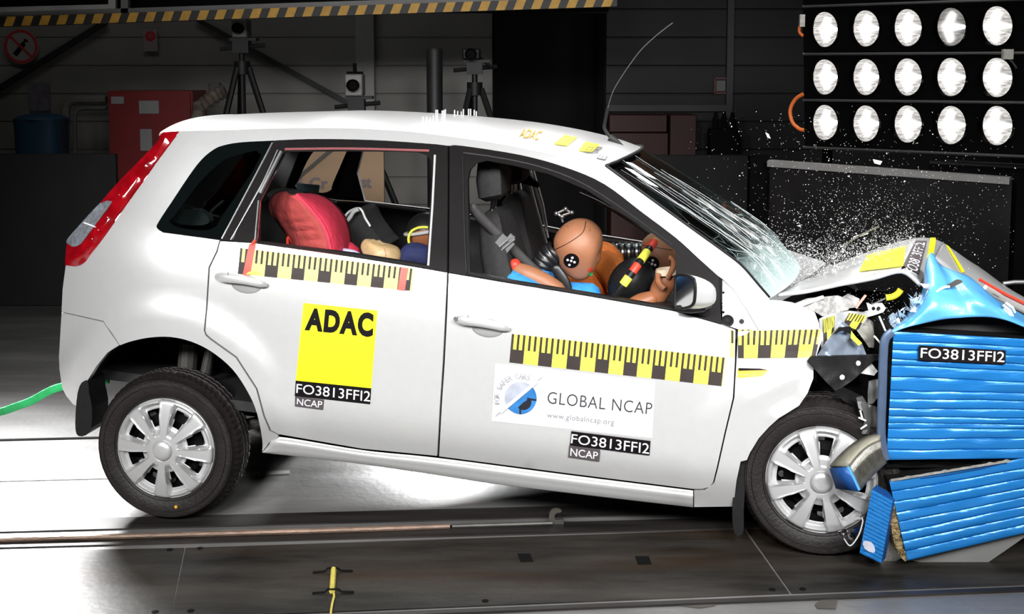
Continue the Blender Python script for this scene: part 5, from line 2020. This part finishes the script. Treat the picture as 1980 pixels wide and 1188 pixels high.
# clear broken lens hanging by the wheel
o = trace('broken_lens', cr([(1621, 1029), (1650, 1023), (1664, 1015), (1668, 1004), (1664, 1020), (1655, 1040), (1643, 1055), (1632, 1042)], 2, True), lambda x, y: Wp(x, y, BY - .04 + .02 * noise.noise(V((x * .05, y * .05, 2)))), clear_glass('smoky_clear_plastic', (.35, .35, .36), 1.0), None, (0, .004, 0), sp=6)
tag(o, 'clear broken lens shard in front of the front wheel rim', 'debris')
MB().tube([Wp(x, y, BY - .06) for x, y in cr([(1632, 1056 - 14), (1644, 1056), (1660, 1036), (1668, 1010), (1666, 1002)])], .0025, 6).build('shard_edge', 'seal_white', o)
o = trace('mirror_strip', [(1627, 1006), (1640, 1001), (1668, 1000), (1668, 1004), (1644, 1007), (1630, 1010)], lambda x, y: Wp(x, y, BY - .05), 'chrome', None, (0, .006, 0), sp=6)
tag(o, 'small bright strip of trim in front of the front wheel rim', 'debris')
# ================================================================== things in the dark hall behind
def wbox(name, px0, py0, px1, py1, Y, dep, m, parent=None, to_floor=False):
    a, b = Wp(px0, py0, Y), Wp(px1, py1, Y)
    z0 = 0 if to_floor else b.z
    mb = MB()
    mb.box(((a.x + b.x) / 2, Y + dep / 2, (a.z + z0) / 2), (abs(b.x - a.x), dep, abs(a.z - z0)))
    o = mb.build(name, m, parent)
    md = o.modifiers.new('bevel', 'BEVEL')
    md.width = .008
    md.segments = 2
    return o


# striped gantry beam with the framed cabin above it
GY = 9.0
g = empty('gantry', Wp(500, 30, GY))
tag(g, 'overhead gantry with a black and yellow striped lower beam', 'gantry')
gl_ = V(g.location)
pA, pB = Wp(-160, 48, GY) - gl_, Wp(1192, 4, GY) - gl_
HZ = mat('hazard_yellow', (.62, .33, .03), .5, 0, .15, 12)
HK = mat('hazard_black', (.009, .0075, .0055), .5, 0, .2, 12)
mb = MB()
mb.beam(pA, pB, .10, .066, mi=0)
n = 40
for i in range(n):
    t0, t1 = (i + .1) / n, (i + .62) / n
    sl_ = .22 / n
    q = [pA.lerp(pB, t0 + sl_) + V((0, -.053, .033)), pA.lerp(pB, t1 + sl_) + V((0, -.053, .033)), pA.lerp(pB, t1) + V((0, -.053, -.033)), pA.lerp(pB, t0) + V((0, -.053, -.033))]
    mb.add(q, [(0, 3, 2, 1)], 1)
    q2 = [p + V((0, .10, 0)) for p in q]
    mb.add([q[3], q[2], q2[2], q2[3]], [(0, 3, 2, 1)], 1)
mb.build('striped_beam', [HK, HZ], g, recalc=False)
GR = mat('gantry_grey_steel', (.16, .155, .15), .5, .2, .1, 6)
mb = MB()
mb.beam(pA + V((0, .02, .05)), pB + V((0, .02, .05)), .10, .032)
mb.build('upper_rail', GR, g)
MB().beam(Wp(243, 28, GY) - gl_, Wp(243, -160, GY) - gl_, .05, .06, up=(0, 1, 0)).build('post', GR, g)
MB().beam(Wp(-160, 24, GY) - gl_, Wp(222, 14, GY) - gl_, .05, .04).beam(Wp(218, 18, GY) - gl_, Wp(218, -160, GY) - gl_, .05, .04, up=(0, 1, 0)).build('window_frame', mat('cabin_frame_white', (.40, .39, .37), .5, .1, .06, 6), g)
mb = MB()
mb.box(Wp(95, -40, GY + .1) - gl_, (1.05, .02, .46))
mb.build('cabin_glass', 'under', g)
mb = MB()
mb.box(Wp(700, -60, GY + .15) - gl_, (3.5, .02, .62))
mb.build('cabin_panel', 'under', g)
# diagonal stays
POLE = mat('black_stay', (.012, .012, .012), .5, .2, .1, 10)
tag(MB().beam(Wp(-60, 208, WY - .07), Wp(205, 42, WY - .07), .05, .05).build('brace', POLE), 'black diagonal brace crossing below the prohibition sign', 'brace')
tag(MB().beam(Wp(378, 36, WY - .07), Wp(700, 214, WY - .07), .04, .04).build('brace', POLE), 'black diagonal brace running down behind the large camera tripod', 'brace')


def wall_disc(name, px, py, r, Y):
    s = empty(name, Wp(px, py, Y))
    return s


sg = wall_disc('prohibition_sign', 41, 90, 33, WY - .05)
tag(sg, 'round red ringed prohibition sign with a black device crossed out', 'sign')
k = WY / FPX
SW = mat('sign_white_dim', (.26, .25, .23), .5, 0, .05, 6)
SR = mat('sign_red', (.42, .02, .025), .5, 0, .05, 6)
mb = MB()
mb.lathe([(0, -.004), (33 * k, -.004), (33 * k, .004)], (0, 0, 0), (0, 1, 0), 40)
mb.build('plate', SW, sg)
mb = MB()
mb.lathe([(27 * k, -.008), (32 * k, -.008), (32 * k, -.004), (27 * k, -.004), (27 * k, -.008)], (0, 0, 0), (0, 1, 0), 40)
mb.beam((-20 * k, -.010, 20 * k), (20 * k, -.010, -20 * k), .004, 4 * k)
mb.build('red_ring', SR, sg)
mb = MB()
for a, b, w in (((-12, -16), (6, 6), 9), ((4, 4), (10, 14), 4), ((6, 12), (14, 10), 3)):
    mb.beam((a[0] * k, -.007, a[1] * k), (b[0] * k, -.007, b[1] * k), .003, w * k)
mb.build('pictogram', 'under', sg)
sg2 = empty('notice_sign', Wp(291, 78, WY - .05))
tag(sg2, 'small pale rectangular notice with a red emblem high on the wall', 'sign')
mb = MB()
mb.box((0, 0, 0), (27 * k, .008, 42 * k))
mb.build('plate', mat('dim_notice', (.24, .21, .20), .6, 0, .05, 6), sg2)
mb = MB()
mb.lathe([(4 * k, -.006), (9 * k, -.007), (10 * k, -.006)], (0, 0, 8 * k), (0, 1, 0), 20)
mb.beam((-7 * k, -.007, 0), (7 * k, -.007, 14 * k), .002, 3 * k)
mb.build('emblem', SR, sg2)
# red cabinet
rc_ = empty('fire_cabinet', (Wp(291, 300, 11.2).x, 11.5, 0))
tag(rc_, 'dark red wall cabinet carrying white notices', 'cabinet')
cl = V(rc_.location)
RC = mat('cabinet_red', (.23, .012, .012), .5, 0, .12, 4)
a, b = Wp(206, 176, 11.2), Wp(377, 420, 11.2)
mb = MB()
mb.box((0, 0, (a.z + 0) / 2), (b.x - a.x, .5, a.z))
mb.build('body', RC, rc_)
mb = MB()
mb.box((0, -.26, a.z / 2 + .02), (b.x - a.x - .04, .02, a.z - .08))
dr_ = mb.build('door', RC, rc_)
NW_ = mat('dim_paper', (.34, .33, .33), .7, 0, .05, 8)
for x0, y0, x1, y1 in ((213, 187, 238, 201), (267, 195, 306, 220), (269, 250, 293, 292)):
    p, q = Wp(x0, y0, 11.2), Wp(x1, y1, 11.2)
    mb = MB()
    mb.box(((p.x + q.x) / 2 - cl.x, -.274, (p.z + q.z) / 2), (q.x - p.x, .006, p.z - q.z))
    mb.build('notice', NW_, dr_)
# blue bin
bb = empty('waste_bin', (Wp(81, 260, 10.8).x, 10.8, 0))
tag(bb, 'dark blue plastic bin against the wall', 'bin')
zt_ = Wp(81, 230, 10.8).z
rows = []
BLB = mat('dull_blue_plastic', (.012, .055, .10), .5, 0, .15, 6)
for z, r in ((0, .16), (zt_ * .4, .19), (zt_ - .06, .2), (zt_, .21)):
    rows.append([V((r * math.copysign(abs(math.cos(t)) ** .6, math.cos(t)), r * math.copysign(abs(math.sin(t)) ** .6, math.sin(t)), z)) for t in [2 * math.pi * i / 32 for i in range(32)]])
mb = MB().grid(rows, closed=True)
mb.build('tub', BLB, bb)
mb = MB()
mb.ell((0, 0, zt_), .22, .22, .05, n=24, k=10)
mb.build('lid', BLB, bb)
# pipe loop and poster
mb = MB()
mb.tube([Wp(x, y, 11.6) for x, y in [(127, 420), (127, 210), (134, 197), (150, 193), (206, 193)]], .045, 10)
tag(mb.build('wall_pipe', mat('pale_pipe', (.17, .165, .15), .5, .1, .1, 6)), 'pale pipe bending round beside the red cabinet', 'pipe')
mb = MB()
mb.tube([Wp(x, y, 11.6) for x, y in [(145, 420), (145, 222), (150, 212), (165, 209), (206, 209)]], .02, 10)
tag(mb.build('wall_pipe', GR), 'thin grey pipe bending inside the pale pipe', 'pipe')
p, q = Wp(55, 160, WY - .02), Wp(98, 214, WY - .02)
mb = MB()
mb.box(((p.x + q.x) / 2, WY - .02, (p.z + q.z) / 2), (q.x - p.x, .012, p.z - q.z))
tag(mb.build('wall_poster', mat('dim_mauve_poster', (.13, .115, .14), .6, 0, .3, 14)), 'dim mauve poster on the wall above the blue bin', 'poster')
# black screens standing on the floor
sc1 = wbox('floor_screen', -60, 298, 232, 575, 9.55, .06, mat('matt_black_board', (.010, .010, .010), .7, 0, .2, 4), None, True)
tag(sc1, 'matt black board standing at the rear of the car', 'screen')
# clutter beside the tripod
mb = MB()
mb.tube([Wp(x, y, 11) for x, y in cr([(385, 530), (385, 300), (385, 214), (400, 198), (420, 183), (436, 176)])], [.05 + .02 * (i % 2) for i in range(21)], 8)
tag(mb.build('draped_bag', mat('tan_cloth', (.20, .16, .13), .8, 0, .3, 14)), 'tan cloth bundle propped left of the large tripod', 'bag')
tag(wbox('socket_box', 404, 160, 425, 190, WY - .09, .11, GR), 'small pale box fixed behind the large tripod', 'box')


# film cameras on tripods
def tripod(px, ytop, Y, label, spread=46, parts_y=None):
    base = empty('tripod', (Wp(px, 200, Y).x, Y, 0))
    tag(base, label, 'tripod')
    TB = M['black_plastic']
    top = Wp(px, ytop, Y).z
    hub = top - .22
    mb = MB()
    mb.tube([V((0, 0, hub - .35)), V((0, 0, top - .03))], .022, 10)
    mb.build('centre_column', TB, base)
    for k in range(3):
        a = rad(90 + 120 * k + 20)
        e = V((math.cos(a) * .62, math.sin(a) * .62, 0))
        t = V((math.cos(a) * .05, math.sin(a) * .05, hub))
        mb = MB()
        mb.tube([t, t.lerp(e, .5)], .024, 8)
        mb.tube([t.lerp(e, .48), e], .017, 8)
        leg = mb.build('leg', TB, base)
        mb = MB()
        mb.box(t.lerp(e, .5), (.06, .06, .05))
        mb.build('leg_clamp', TB, leg)
    mb = MB()
    mb.tube([V((0, 0, hub - .05)), V((0, 0, hub + .05))], .06, 12)
    mb.box((0, 0, top - .06), (.12, .12, .10))
    mb.box((.02, 0, top - .01), (.2, .13, .02))
    mb.tube([V((-.16, -.03, top - .08)), V((.17, .03, top - .05))], .016, 8)
    mb.build('pan_head', TB, base)
    return base, top


def camera_on(px, y0, y1, wpx, Y, label, bodym, top):
    c = empty('film_camera', (Wp(px, 200, Y).x, Y, top))
    tag(c, label, 'camera')
    h = (y1 - y0) * Y / FPX
    w = wpx * Y / FPX
    mb = MB()
    mb.box((0, 0, h / 2 + .002), (w, w * 1.5, h))
    o = mb.build('body', bodym, c)
    md = o.modifiers.new('bevel', 'BEVEL')
    md.width = .012
    md.segments = 2
    mb = MB()
    mb.lathe([(0, -.03), (w * .24, -.03), (w * .30, -.07), (w * .34, -.07), (w * .34, 0)], (0, -w * .75, h * .5), (0, 1, 0), 24)
    mb.build('lens', 'under', c)
    return c, h, w


GC = mat('dull_grey_case', (.11, .11, .105), .5, .1, .1, 8)
_, tp = tripod(470, 74, 9.6, 'large black tripod standing behind the rear half of the roof')
c, h, w = camera_on(470, 36, 72, 30, 9.6, 'dark square film camera topping the large tripod under the striped beam', GC, tp)
_, tp = tripod(690, 186, 9.4, 'low black tripod carrying the pale boxed camera')
c, h, w = camera_on(687, 140, 182, 34, 9.4, 'pale grey boxed camera in front of the pale column', mat('pale_camera_case', (.26, .25, .24), .5, .1, .1, 8), tp)
mb = MB()
mb.tube([V((0, 0, h)), V((0, 0, h + .08))], .014, 8)
mb.beam((-.06, 0, h + .01), (.06, 0, h + .01), .03, .02)
mb.build('top_mount', 'under', c)
_, tp = tripod(918, 116, 9.8, 'black tripod standing beside the dark doorway')
c, h, w = camera_on(912, 92, 113, 34, 9.8, 'black video camera on the tripod beside the dark doorway', 'black_plastic', tp)
MB().tube([V((.06, -.02, .02)), V((.16, -.08, -.06))], .012, 8).build('pan_handle', 'black_plastic', c)
# dark upright tube
mb = MB()
pz = Wp(840, 94, 10.2)
mb.lathe([(0, pz.z), (.058, pz.z), (.064, pz.z - .02), (.064, .02), (.08, 0)], (pz.x, 10.2, 0), (0, 0, 1), 24)
tag(mb.build('standing_tube', mat('dark_grey_tube', (.020, .020, .020), .5, 0, .2, 6)), 'dark upright tube standing between two tripods', 'tube')
# beige board with lettering, seen through the rear windows
bd_ = empty('printed_board', Wp(640, 420, 8.2))
tag(bd_, 'tan board with faint blue lettering seen through the car windows', 'board')
bz = V(bd_.location)
TAN = mat('tan_board', (.19, .115, .058), .6, 0, .06, 4)
p, q = Wp(500, 262, 8.2), Wp(743, 420, 8.2)
mb = MB()
mb.box(((p.x + q.x) / 2 - bz.x, .03, p.z / 2 - bz.z), (q.x - p.x, .05, p.z))
mb.build('panel', TAN, bd_)
TX = mat('faint_blue_print', (.075, .058, .068), .6, 0, .1, 8)
for s_, x0, x1, y0, y1 in (('06 Cr', 556, 634, 342, 365), ('st', 699, 718, 343, 363)):
    vs, fs = text_in([(x0, y0), (x1, y0 + 1), (x1, y1 + 1), (x0, y1)], s_, offset=.025)
    MB().add([Wp(x, y, 8.2 - .002) - bz for x, y in vs], fs).build('lettering', TX, bd_, recalc=False)
mb = MB()
mb.box(((Wp(560, 300, 8.17).x) - bz.x, -.012, Wp(560, 320, 8.2).z - bz.z), (.05, .02, .5))
mb.build('pale_strip', GR, bd_)
tag(MB().beam(Wp(543, 372, 8.19), Wp(640, 290, 8.19), .02, .02).build('brace', POLE), 'thin black diagonal rod crossing the tan board', 'brace')
# red crates stacked by the wall to the right of the doorway
RCR = mat('dull_red_crate', (.035, .004, .003), .6, 0, .2, 6)
for k, (x0, y0, x1, y1, l) in enumerate(((1178, 222, 1290, 256, 'upper dull red crate beyond the aerial'), (1182, 257, 1292, 292, 'lower dull red crate beyond the windscreen top'), (1296, 222, 1346, 292, 'narrow dull red crate next to the dark wall frame'))):
    o = wbox('crate', x0, y0, x1, y1, 11.3, .5, RCR, None, k != 0)
    tag(o, l, 'crate')
fr_ = empty('wall_frame', Wp(1394, 166, WY - .03))
tag(fr_, 'small dark red framed notice on the right hand wall', 'notice')
mb = MB()
for a, b in (((-12, -14), (12, -14)), ((12, -14), (12, 14)), ((12, 14), (-12, 14)), ((-12, 14), (-12, -14))):
    mb.beam((a[0] * k_ if False else a[0] * .00485, 0, a[1] * .00485), (b[0] * .00485, 0, b[1] * .00485), .02, .025, up=(0, 1, 0))
mb.build('frame', mat('dark_red_frame', (.09, .018, .012), .5, 0, .1, 8), fr_)
MB().box((0, .004, 0), (.085, .008, .10)).build('card', mat('grey_card', (.16, .15, .15), .6, 0, .1, 8), fr_)
for x, y in ((1384, 222), (1400, 222), (1416, 221)):
    c = Wp(x, 232, 11.6)
    mb = MB()
    mb.tube([c + V((0, 0, -.9)), c, c + V((0, 0, .05)), c + V((0, 0, .07))], [.03, .03, .018, .012], 10)
    o = mb.build('spray_can', 'under')
    tag(o, {1384: 'first black canister from the doorway below the framed notice', 1400: 'middle black canister below the framed notice', 1416: 'last black canister toward the lamp rack below the framed notice'}[x], 'canister', 'black canisters below the framed notice')
tag(wbox('wall_shelf', 1374, 250, 1428, 256, 11.5, .2, 'under', None, True), 'dark low stand carrying the black canisters', 'stand')

# ------------------------------------------------------------------ floodlight rack
Lc = [[(1594, 57), (1673, 55), (1754, 53.5), (1838, 52), (1927, 50)], [(1594, 149), (1673, 149), (1754, 149), (1838, 149), (1927, 150)], [(1594, 237), (1673, 239), (1754, 240), (1838, 242), (1927, 243)]]
PL, PRr = Wp(1594, 149, 7.25), Wp(1927, 149, 6.48)
ax = (PRr - PL).normalized()
nn = V((0, 0, 1)).cross(ax).normalized()
if nn.y > 0:
    nn = -nn
rk = empty('floodlight_rack', (PL.x, PL.y, 0))
tag(rk, 'black rack of fifteen lit round floodlights beyond the barrier', 'floodlight')
rl = V(rk.location)


def on_rack(px, py, off=0):
    d = ray(px, py)
    p0 = PL + nn * off
    t = (p0 - CP).dot(nn) / d.dot(nn)
    return CP + d * t - rl


BK = mat('rack_black', (.0025, .0025, .0025), .8, 0, .2, 6, spec=.0)
a, b, c, d = on_rack(1552, -40), on_rack(2120, -60), on_rack(2120, 305), on_rack(1556, 288)
mb = MB()
# face plate with round openings for the lamps
outl = [(1552, -40), (2120, -60), (2120, 305), (1556, 288)]
holes = []
for r in Lc:
    for x, y in r:
        rx = lerp(25.5, 30.5, (x - 1594) / 333)
        ry = lerp(34, 38, (x - 1594) / 333)
        holes.append([(x + rx * math.cos(t), y + ry * math.sin(t)) for t in [2 * math.pi * i / 28 for i in range(28)]])
trace('face_plate', outl, lambda x, y: on_rack(x, y, 0), BK, rk, -nn * .02, True, holes, sp=40)
mb = MB()
q = [p - nn * .3 for p in (a, b, c, d)]
q2 = [p - nn * .02 for p in (a, b, c, d)]
mb.add(q + q2, [(0, 1, 2, 3), (0, 4, 5, 1), (2, 6, 7, 3), (3, 7, 4, 0)])
mb.build('housing', BK, rk)
BAR = mat('rack_bar_steel', (.07, .068, .066), .4, .7, .1, 10)
for y0, y1 in ((13, 1), (105, 103), (194, 198), (285, 300)):
    MB().tube([on_rack(1553, y0, .012), on_rack(2120, y1 - (y0 - y1) * .6, .012)], .008, 8).build('cross_bar', BAR, rk)
for x in (1600, 2000):
    MB().tube([on_rack(x, 288, -.15), V((on_rack(x, 288, -.15).x, on_rack(x, 288, -.15).y, 0))], .03, 10).build('support_post', BK, rk)


def lamp_mat(name, s):
    m = bpy.data.materials.new(name)
    m.use_nodes = True
    nt = m.node_tree
    N, L = nt.nodes.new, nt.links.new
    b = nt.nodes['Principled BSDF']
    b.inputs['Base Color'].default_value = (.25, .25, .25, 1)
    b.inputs['Metallic'].default_value = .9
    b.inputs['Roughness'].default_value = .2
    tc = N('ShaderNodeTexCoord')
    mp = N('ShaderNodeMapping')
    mp.inputs['Rotation'].default_value = (.3, .8, .5)
    mp.inputs['Scale'].default_value = (1, 1, 5)
    L(tc.outputs['Object'], mp.inputs[0])
    n = N('ShaderNodeTexNoise')
    n.inputs['Scale'].default_value = 14
    n.inputs['Detail'].default_value = 4
    n.inputs['Distortion'].default_value = 1.2
    L(mp.outputs[0], n.inputs[0])
    r = N('ShaderNodeValToRGB')
    r.color_ramp.elements[0].position, r.color_ramp.elements[1].position = .40, .70
    r.color_ramp.elements[0].color = (.22 * s, .21 * s, .20 * s, 1)
    r.color_ramp.elements[1].color = (1.0 * s, .97 * s, .93 * s, 1)
    L(n.outputs[0], r.inputs[0])
    L(r.outputs[0], b.inputs['Emission Color'])
    b.inputs['Emission Strength'].default_value = 1
    return m


LM, LD = lamp_mat('lit_reflector', 1.0), lamp_mat('weak_reflector', .3)
HOT = mat('hot_filament_glow', (.9, .9, .9), .4, emit=(1, .97, .93, 5))
PANE = clear_glass('lamp_front_glass', (.96, .96, .96), .1)
for ri, r in enumerate(Lc):
    for ci, (x, y) in enumerate(r):
        c = on_rack(x, y, 0)
        R = (on_rack(x, y + lerp(34, 38, (x - 1594) / 333)) - c).length * 1.02
        dim = ri == 0 and ci == 3
        lamp = empty('floodlight')
        lamp.parent = rk
        lamp.location = c
        if dim:
            lamp['label'] = 'floodlight burning dimmer than the rest'
        mb = MB()
        mb.lathe([(R * t, -.11 * (1 - t * t)) for t in [i / 12 for i in range(13)]], (0, 0, 0), nn, 32)
        mb.build('reflector', LD if dim else LM, lamp)
        mb = MB()
        mb.tube([nn * -.07 - ax * R * .42, nn * -.055, nn * -.05 + ax * R * .5], [.010, .016, .010], 8)
        mb.build('bulb', HOT, lamp)
        mb = MB()
        mb.lathe([(R * 1.0, .0), (R * 1.03, .008), (R * 1.06, .0)], (0, 0, 0), nn, 32)
        mb.build('bezel', BK, lamp)
        mb = MB()
        mb.lathe([(R * t, .004 + .012 * (1 - t * t)) for t in [i / 6 for i in range(7)]], (0, 0, 0), nn, 28)
        mb.build('lens', PANE, lamp)
ORC = mat('orange_cable', (.55, .12, .02), .5, 0, .1, 10)
MB().tube([on_rack(x, y, .0) for x, y in cr([(1553, 182), (1538, 192), (1528, 213), (1532, 236), (1545, 249), (1555, 252)])], .011, 8).build('power_cable', ORC, rk)
MB().tube([on_rack(x, y, .0) for x, y in cr([(1553, 42), (1547, 50), (1546, 62), (1553, 70)])], .009, 8).build('power_cable', ORC, rk)
MB().box(on_rack(1551, 40, .0), (.03, .03, .07)).build('plug', 'grey_plastic', rk)
MB().tube([on_rack(x, y, .03) for x, y in [(1940, 103), (1946, 108), (1958, 120), (1966, 132)]], .004, 6).build('loose_wire', BAR, rk)
MB().box(on_rack(1948, 105, .03), (.05, .03, .05)).build('clip', 'grey_plastic', rk)
# dark glazed screen behind the barrier
GS = mat('dark_glass_panel', (.0055, .005, .005), .35, 0, .3, 5, spec=.08)
gp = empty('dark_screen', (Wp(1700, 300, 6.7).x, 6.7, 0))
tag(gp, 'low dark glossy screen with a pale top edge standing behind the barrier', 'screen')
gz = V(gp.location)
A0, A1 = Wp(1489, 316, 7.0), Wp(1957, 350, 6.36)
mb = MB()
tt = V((0, .05, 0))
B0, B1 = V((A0.x, A0.y, 0)), V((A1.x, A1.y, 0))
vs = [A0, A1, B1, B0]
mb.add([p - gz for p in vs] + [p + tt - gz for p in vs], [(3, 2, 1, 0), (4, 5, 6, 7), (0, 1, 5, 4), (1, 2, 6, 5), (3, 0, 4, 7)])
mb.build('panel', GS, gp)
MB().beam(A0 - gz + V((0, .02, .0)), A1 - gz + V((0, .02, 0)), .07, .035).build('top_edge', mat('pale_edge_trim', (.13, .125, .12), .4, .2, .1, 10), gp)
MB().beam(Wp(1466, 300, 7.1) - gz, V((Wp(1466, 300, 7.1).x, 7.1, 0)) - gz, .10, .08, up=(0, 1, 0)).build('end_post', BK, gp)
MB().beam(A1 - gz + V((.05, 0, 0)), B1 - gz + V((.05, 0, 0)), .08, .08, up=(0, 1, 0)).build('end_post', BK, gp)
g2 = empty('dark_screen', (Wp(1900, 300, 6.75).x, 6.75, 0))
tag(g2, 'second dark screen with a thin pale edge under the right end of the lamp rack', 'screen')
g2z = V(g2.location)
A0, A1 = Wp(1803, 313, 6.95), Wp(2080, 327, 6.5)
B0, B1 = V((A0.x, A0.y, 0)), V((A1.x, A1.y, 0))
vs = [A0, A1, B1, B0]
MB().add([p - g2z for p in vs] + [p + tt - g2z for p in vs], [(3, 2, 1, 0), (4, 5, 6, 7), (0, 1, 5, 4), (1, 2, 6, 5), (3, 0, 4, 7)]).build('panel', GS, g2)
MB().beam(A0 - g2z + V((0, .02, .0)), A1 - g2z + V((0, .02, 0)), .06, .02).build('top_edge', BAR, g2)
# far black screen filling the dark behind the bonnet
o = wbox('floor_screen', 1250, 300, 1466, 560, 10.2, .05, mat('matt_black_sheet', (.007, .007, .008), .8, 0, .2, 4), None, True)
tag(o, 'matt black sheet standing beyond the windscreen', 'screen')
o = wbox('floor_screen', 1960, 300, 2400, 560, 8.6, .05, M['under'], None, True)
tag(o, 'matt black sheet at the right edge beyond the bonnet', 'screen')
o = MB().tube([Wp(1939, 549, 5.9), Wp(1960, 546, 5.9), Wp(2040, 545, 5.9)], .010, 8).build('steel_rod', 'steel')
tag(o, 'bright steel rod beyond the bonnet at the right edge', 'rod')
# ================================================================== flying glass
rg = random.Random(21)
BASES = []
M['frag'] = mat('glass_fragment', (.90, .92, .91), .4, 0, .12, 90)
for k in range(5):
    mb = MB()
    pts = [V((rg.uniform(-1, 1), rg.uniform(-1, 1), rg.uniform(-1, 1))).normalized() * rg.uniform(.6, 1.1) for _ in range(5)]
    mb.add(pts, [(0, 1, 2), (0, 2, 3), (0, 3, 1), (1, 4, 2), (2, 4, 3), (3, 4, 1)])
    BASES.append(([p.copy() for p in pts], list(mb.f)))
cloud = []


def spray(n):
    out = []
    while len(out) < n:
        u = rg.random()
        if u < .28:        # thick veil right over the bonnet
            t = rg.random()
            x, y = lerp(1530, 1770, t), lerp(545, 462, t) - abs(rg.gauss(0, 18)) + 10
        elif u < .60:        # fan above the bonnet, thickest low down
            x = rg.gauss(1640, 95)
            base = lerp(520, 462, (x - 1540) / 240)
            y = base - abs(rg.expovariate(1 / 62))
        elif u < .78:      # along the foot of the windscreen
            t = rg.random()
            x, y = lerp(1480, 1640, t) + rg.gauss(0, 14), lerp(470, 500, t) + rg.gauss(8, 20)
        elif u < .9:       # into the crushed wing
            x, y = rg.gauss(1690, 45), rg.gauss(600, 45)
        else:              # wide scatter
            x, y = rg.uniform(1330, 1960), rg.uniform(215, 520)
        if y < 200 or x > 1975 or x < 1250:
            continue
        if x < 1500 and y > lerp(270, 500, (x - 1250) / 250) - 4:
            continue
        out.append((x, y))
    return out


main = spray(300)
bases = []
for k, (vs, fs) in enumerate(BASES):
    me = bpy.data.meshes.new('glass_fragment')
    me.from_pydata([tuple(v) for v in vs], [], [tuple(f) for f in fs])
    me.materials.append(M['frag'])
    bases.append(me)
first = None
for i, (x, y) in enumerate(main):
    o = bpy.data.objects.new('glass_fragment', bases[i % 5]) if first is None or i < 5 else protos[i % 5].copy()
    if i == 0:
        protos = []
        first = o
    if i < 5:
        protos.append(o)
    COL.objects.link(o)
    o.location = Wp(x, y, rg.uniform(4.55, 5.5))
    s = min(.0092, .0034 + rg.expovariate(1 / .0014))
    o.scale = (s, s * rg.uniform(.5, 1), s * rg.uniform(.7, 1.2))
    o.rotation_euler = (rg.uniform(0, 6), rg.uniform(0, 6), rg.uniform(0, 6))
    tag(o, 'tiny white glass crumb flying above the crushed bonnet and windscreen', 'glass fragment', 'flying glass crumbs')
mb = MB()
for x, y in spray(7000):
    vs, fs = BASES[rg.randrange(5)]
    c = Wp(x, y, rg.uniform(4.5, 5.6))
    s = rg.uniform(.0010, .0032)
    R = Matrix.Rotation(rg.uniform(0, 6), 3, (rg.random(), rg.random(), rg.random() + .01))
    mb.add([c + R @ (v * s) for v in vs], fs)
o = mb.build('glass_dust', 'frag', None, recalc=False, sharp=180)
tag(o, 'fine glass dust spraying up from the broken windscreen and wing', 'glass dust', None, 'stuff')
for (pts, l) in (([(1480, 256), (1486, 259), (1490, 268), (1484, 266)], 'pale glass sliver flying between the aerial and the lamp rack'), ([(1688, 308), (1706, 312), (1702, 319), (1691, 316)], 'four sided white scrap flying under the floodlight rack'), ([(1650, 458), (1676, 450), (1680, 452), (1652, 461)], 'thin pale splinter flying above the middle of the bonnet')):
    o = trace('flying_shard', pts, lambda x, y: Wp(x, y, 5.0 + (x - 1600) * .0006), 'frag', None, (0, .004, 0), sp=6)
    tag(o, l, 'glass fragment')
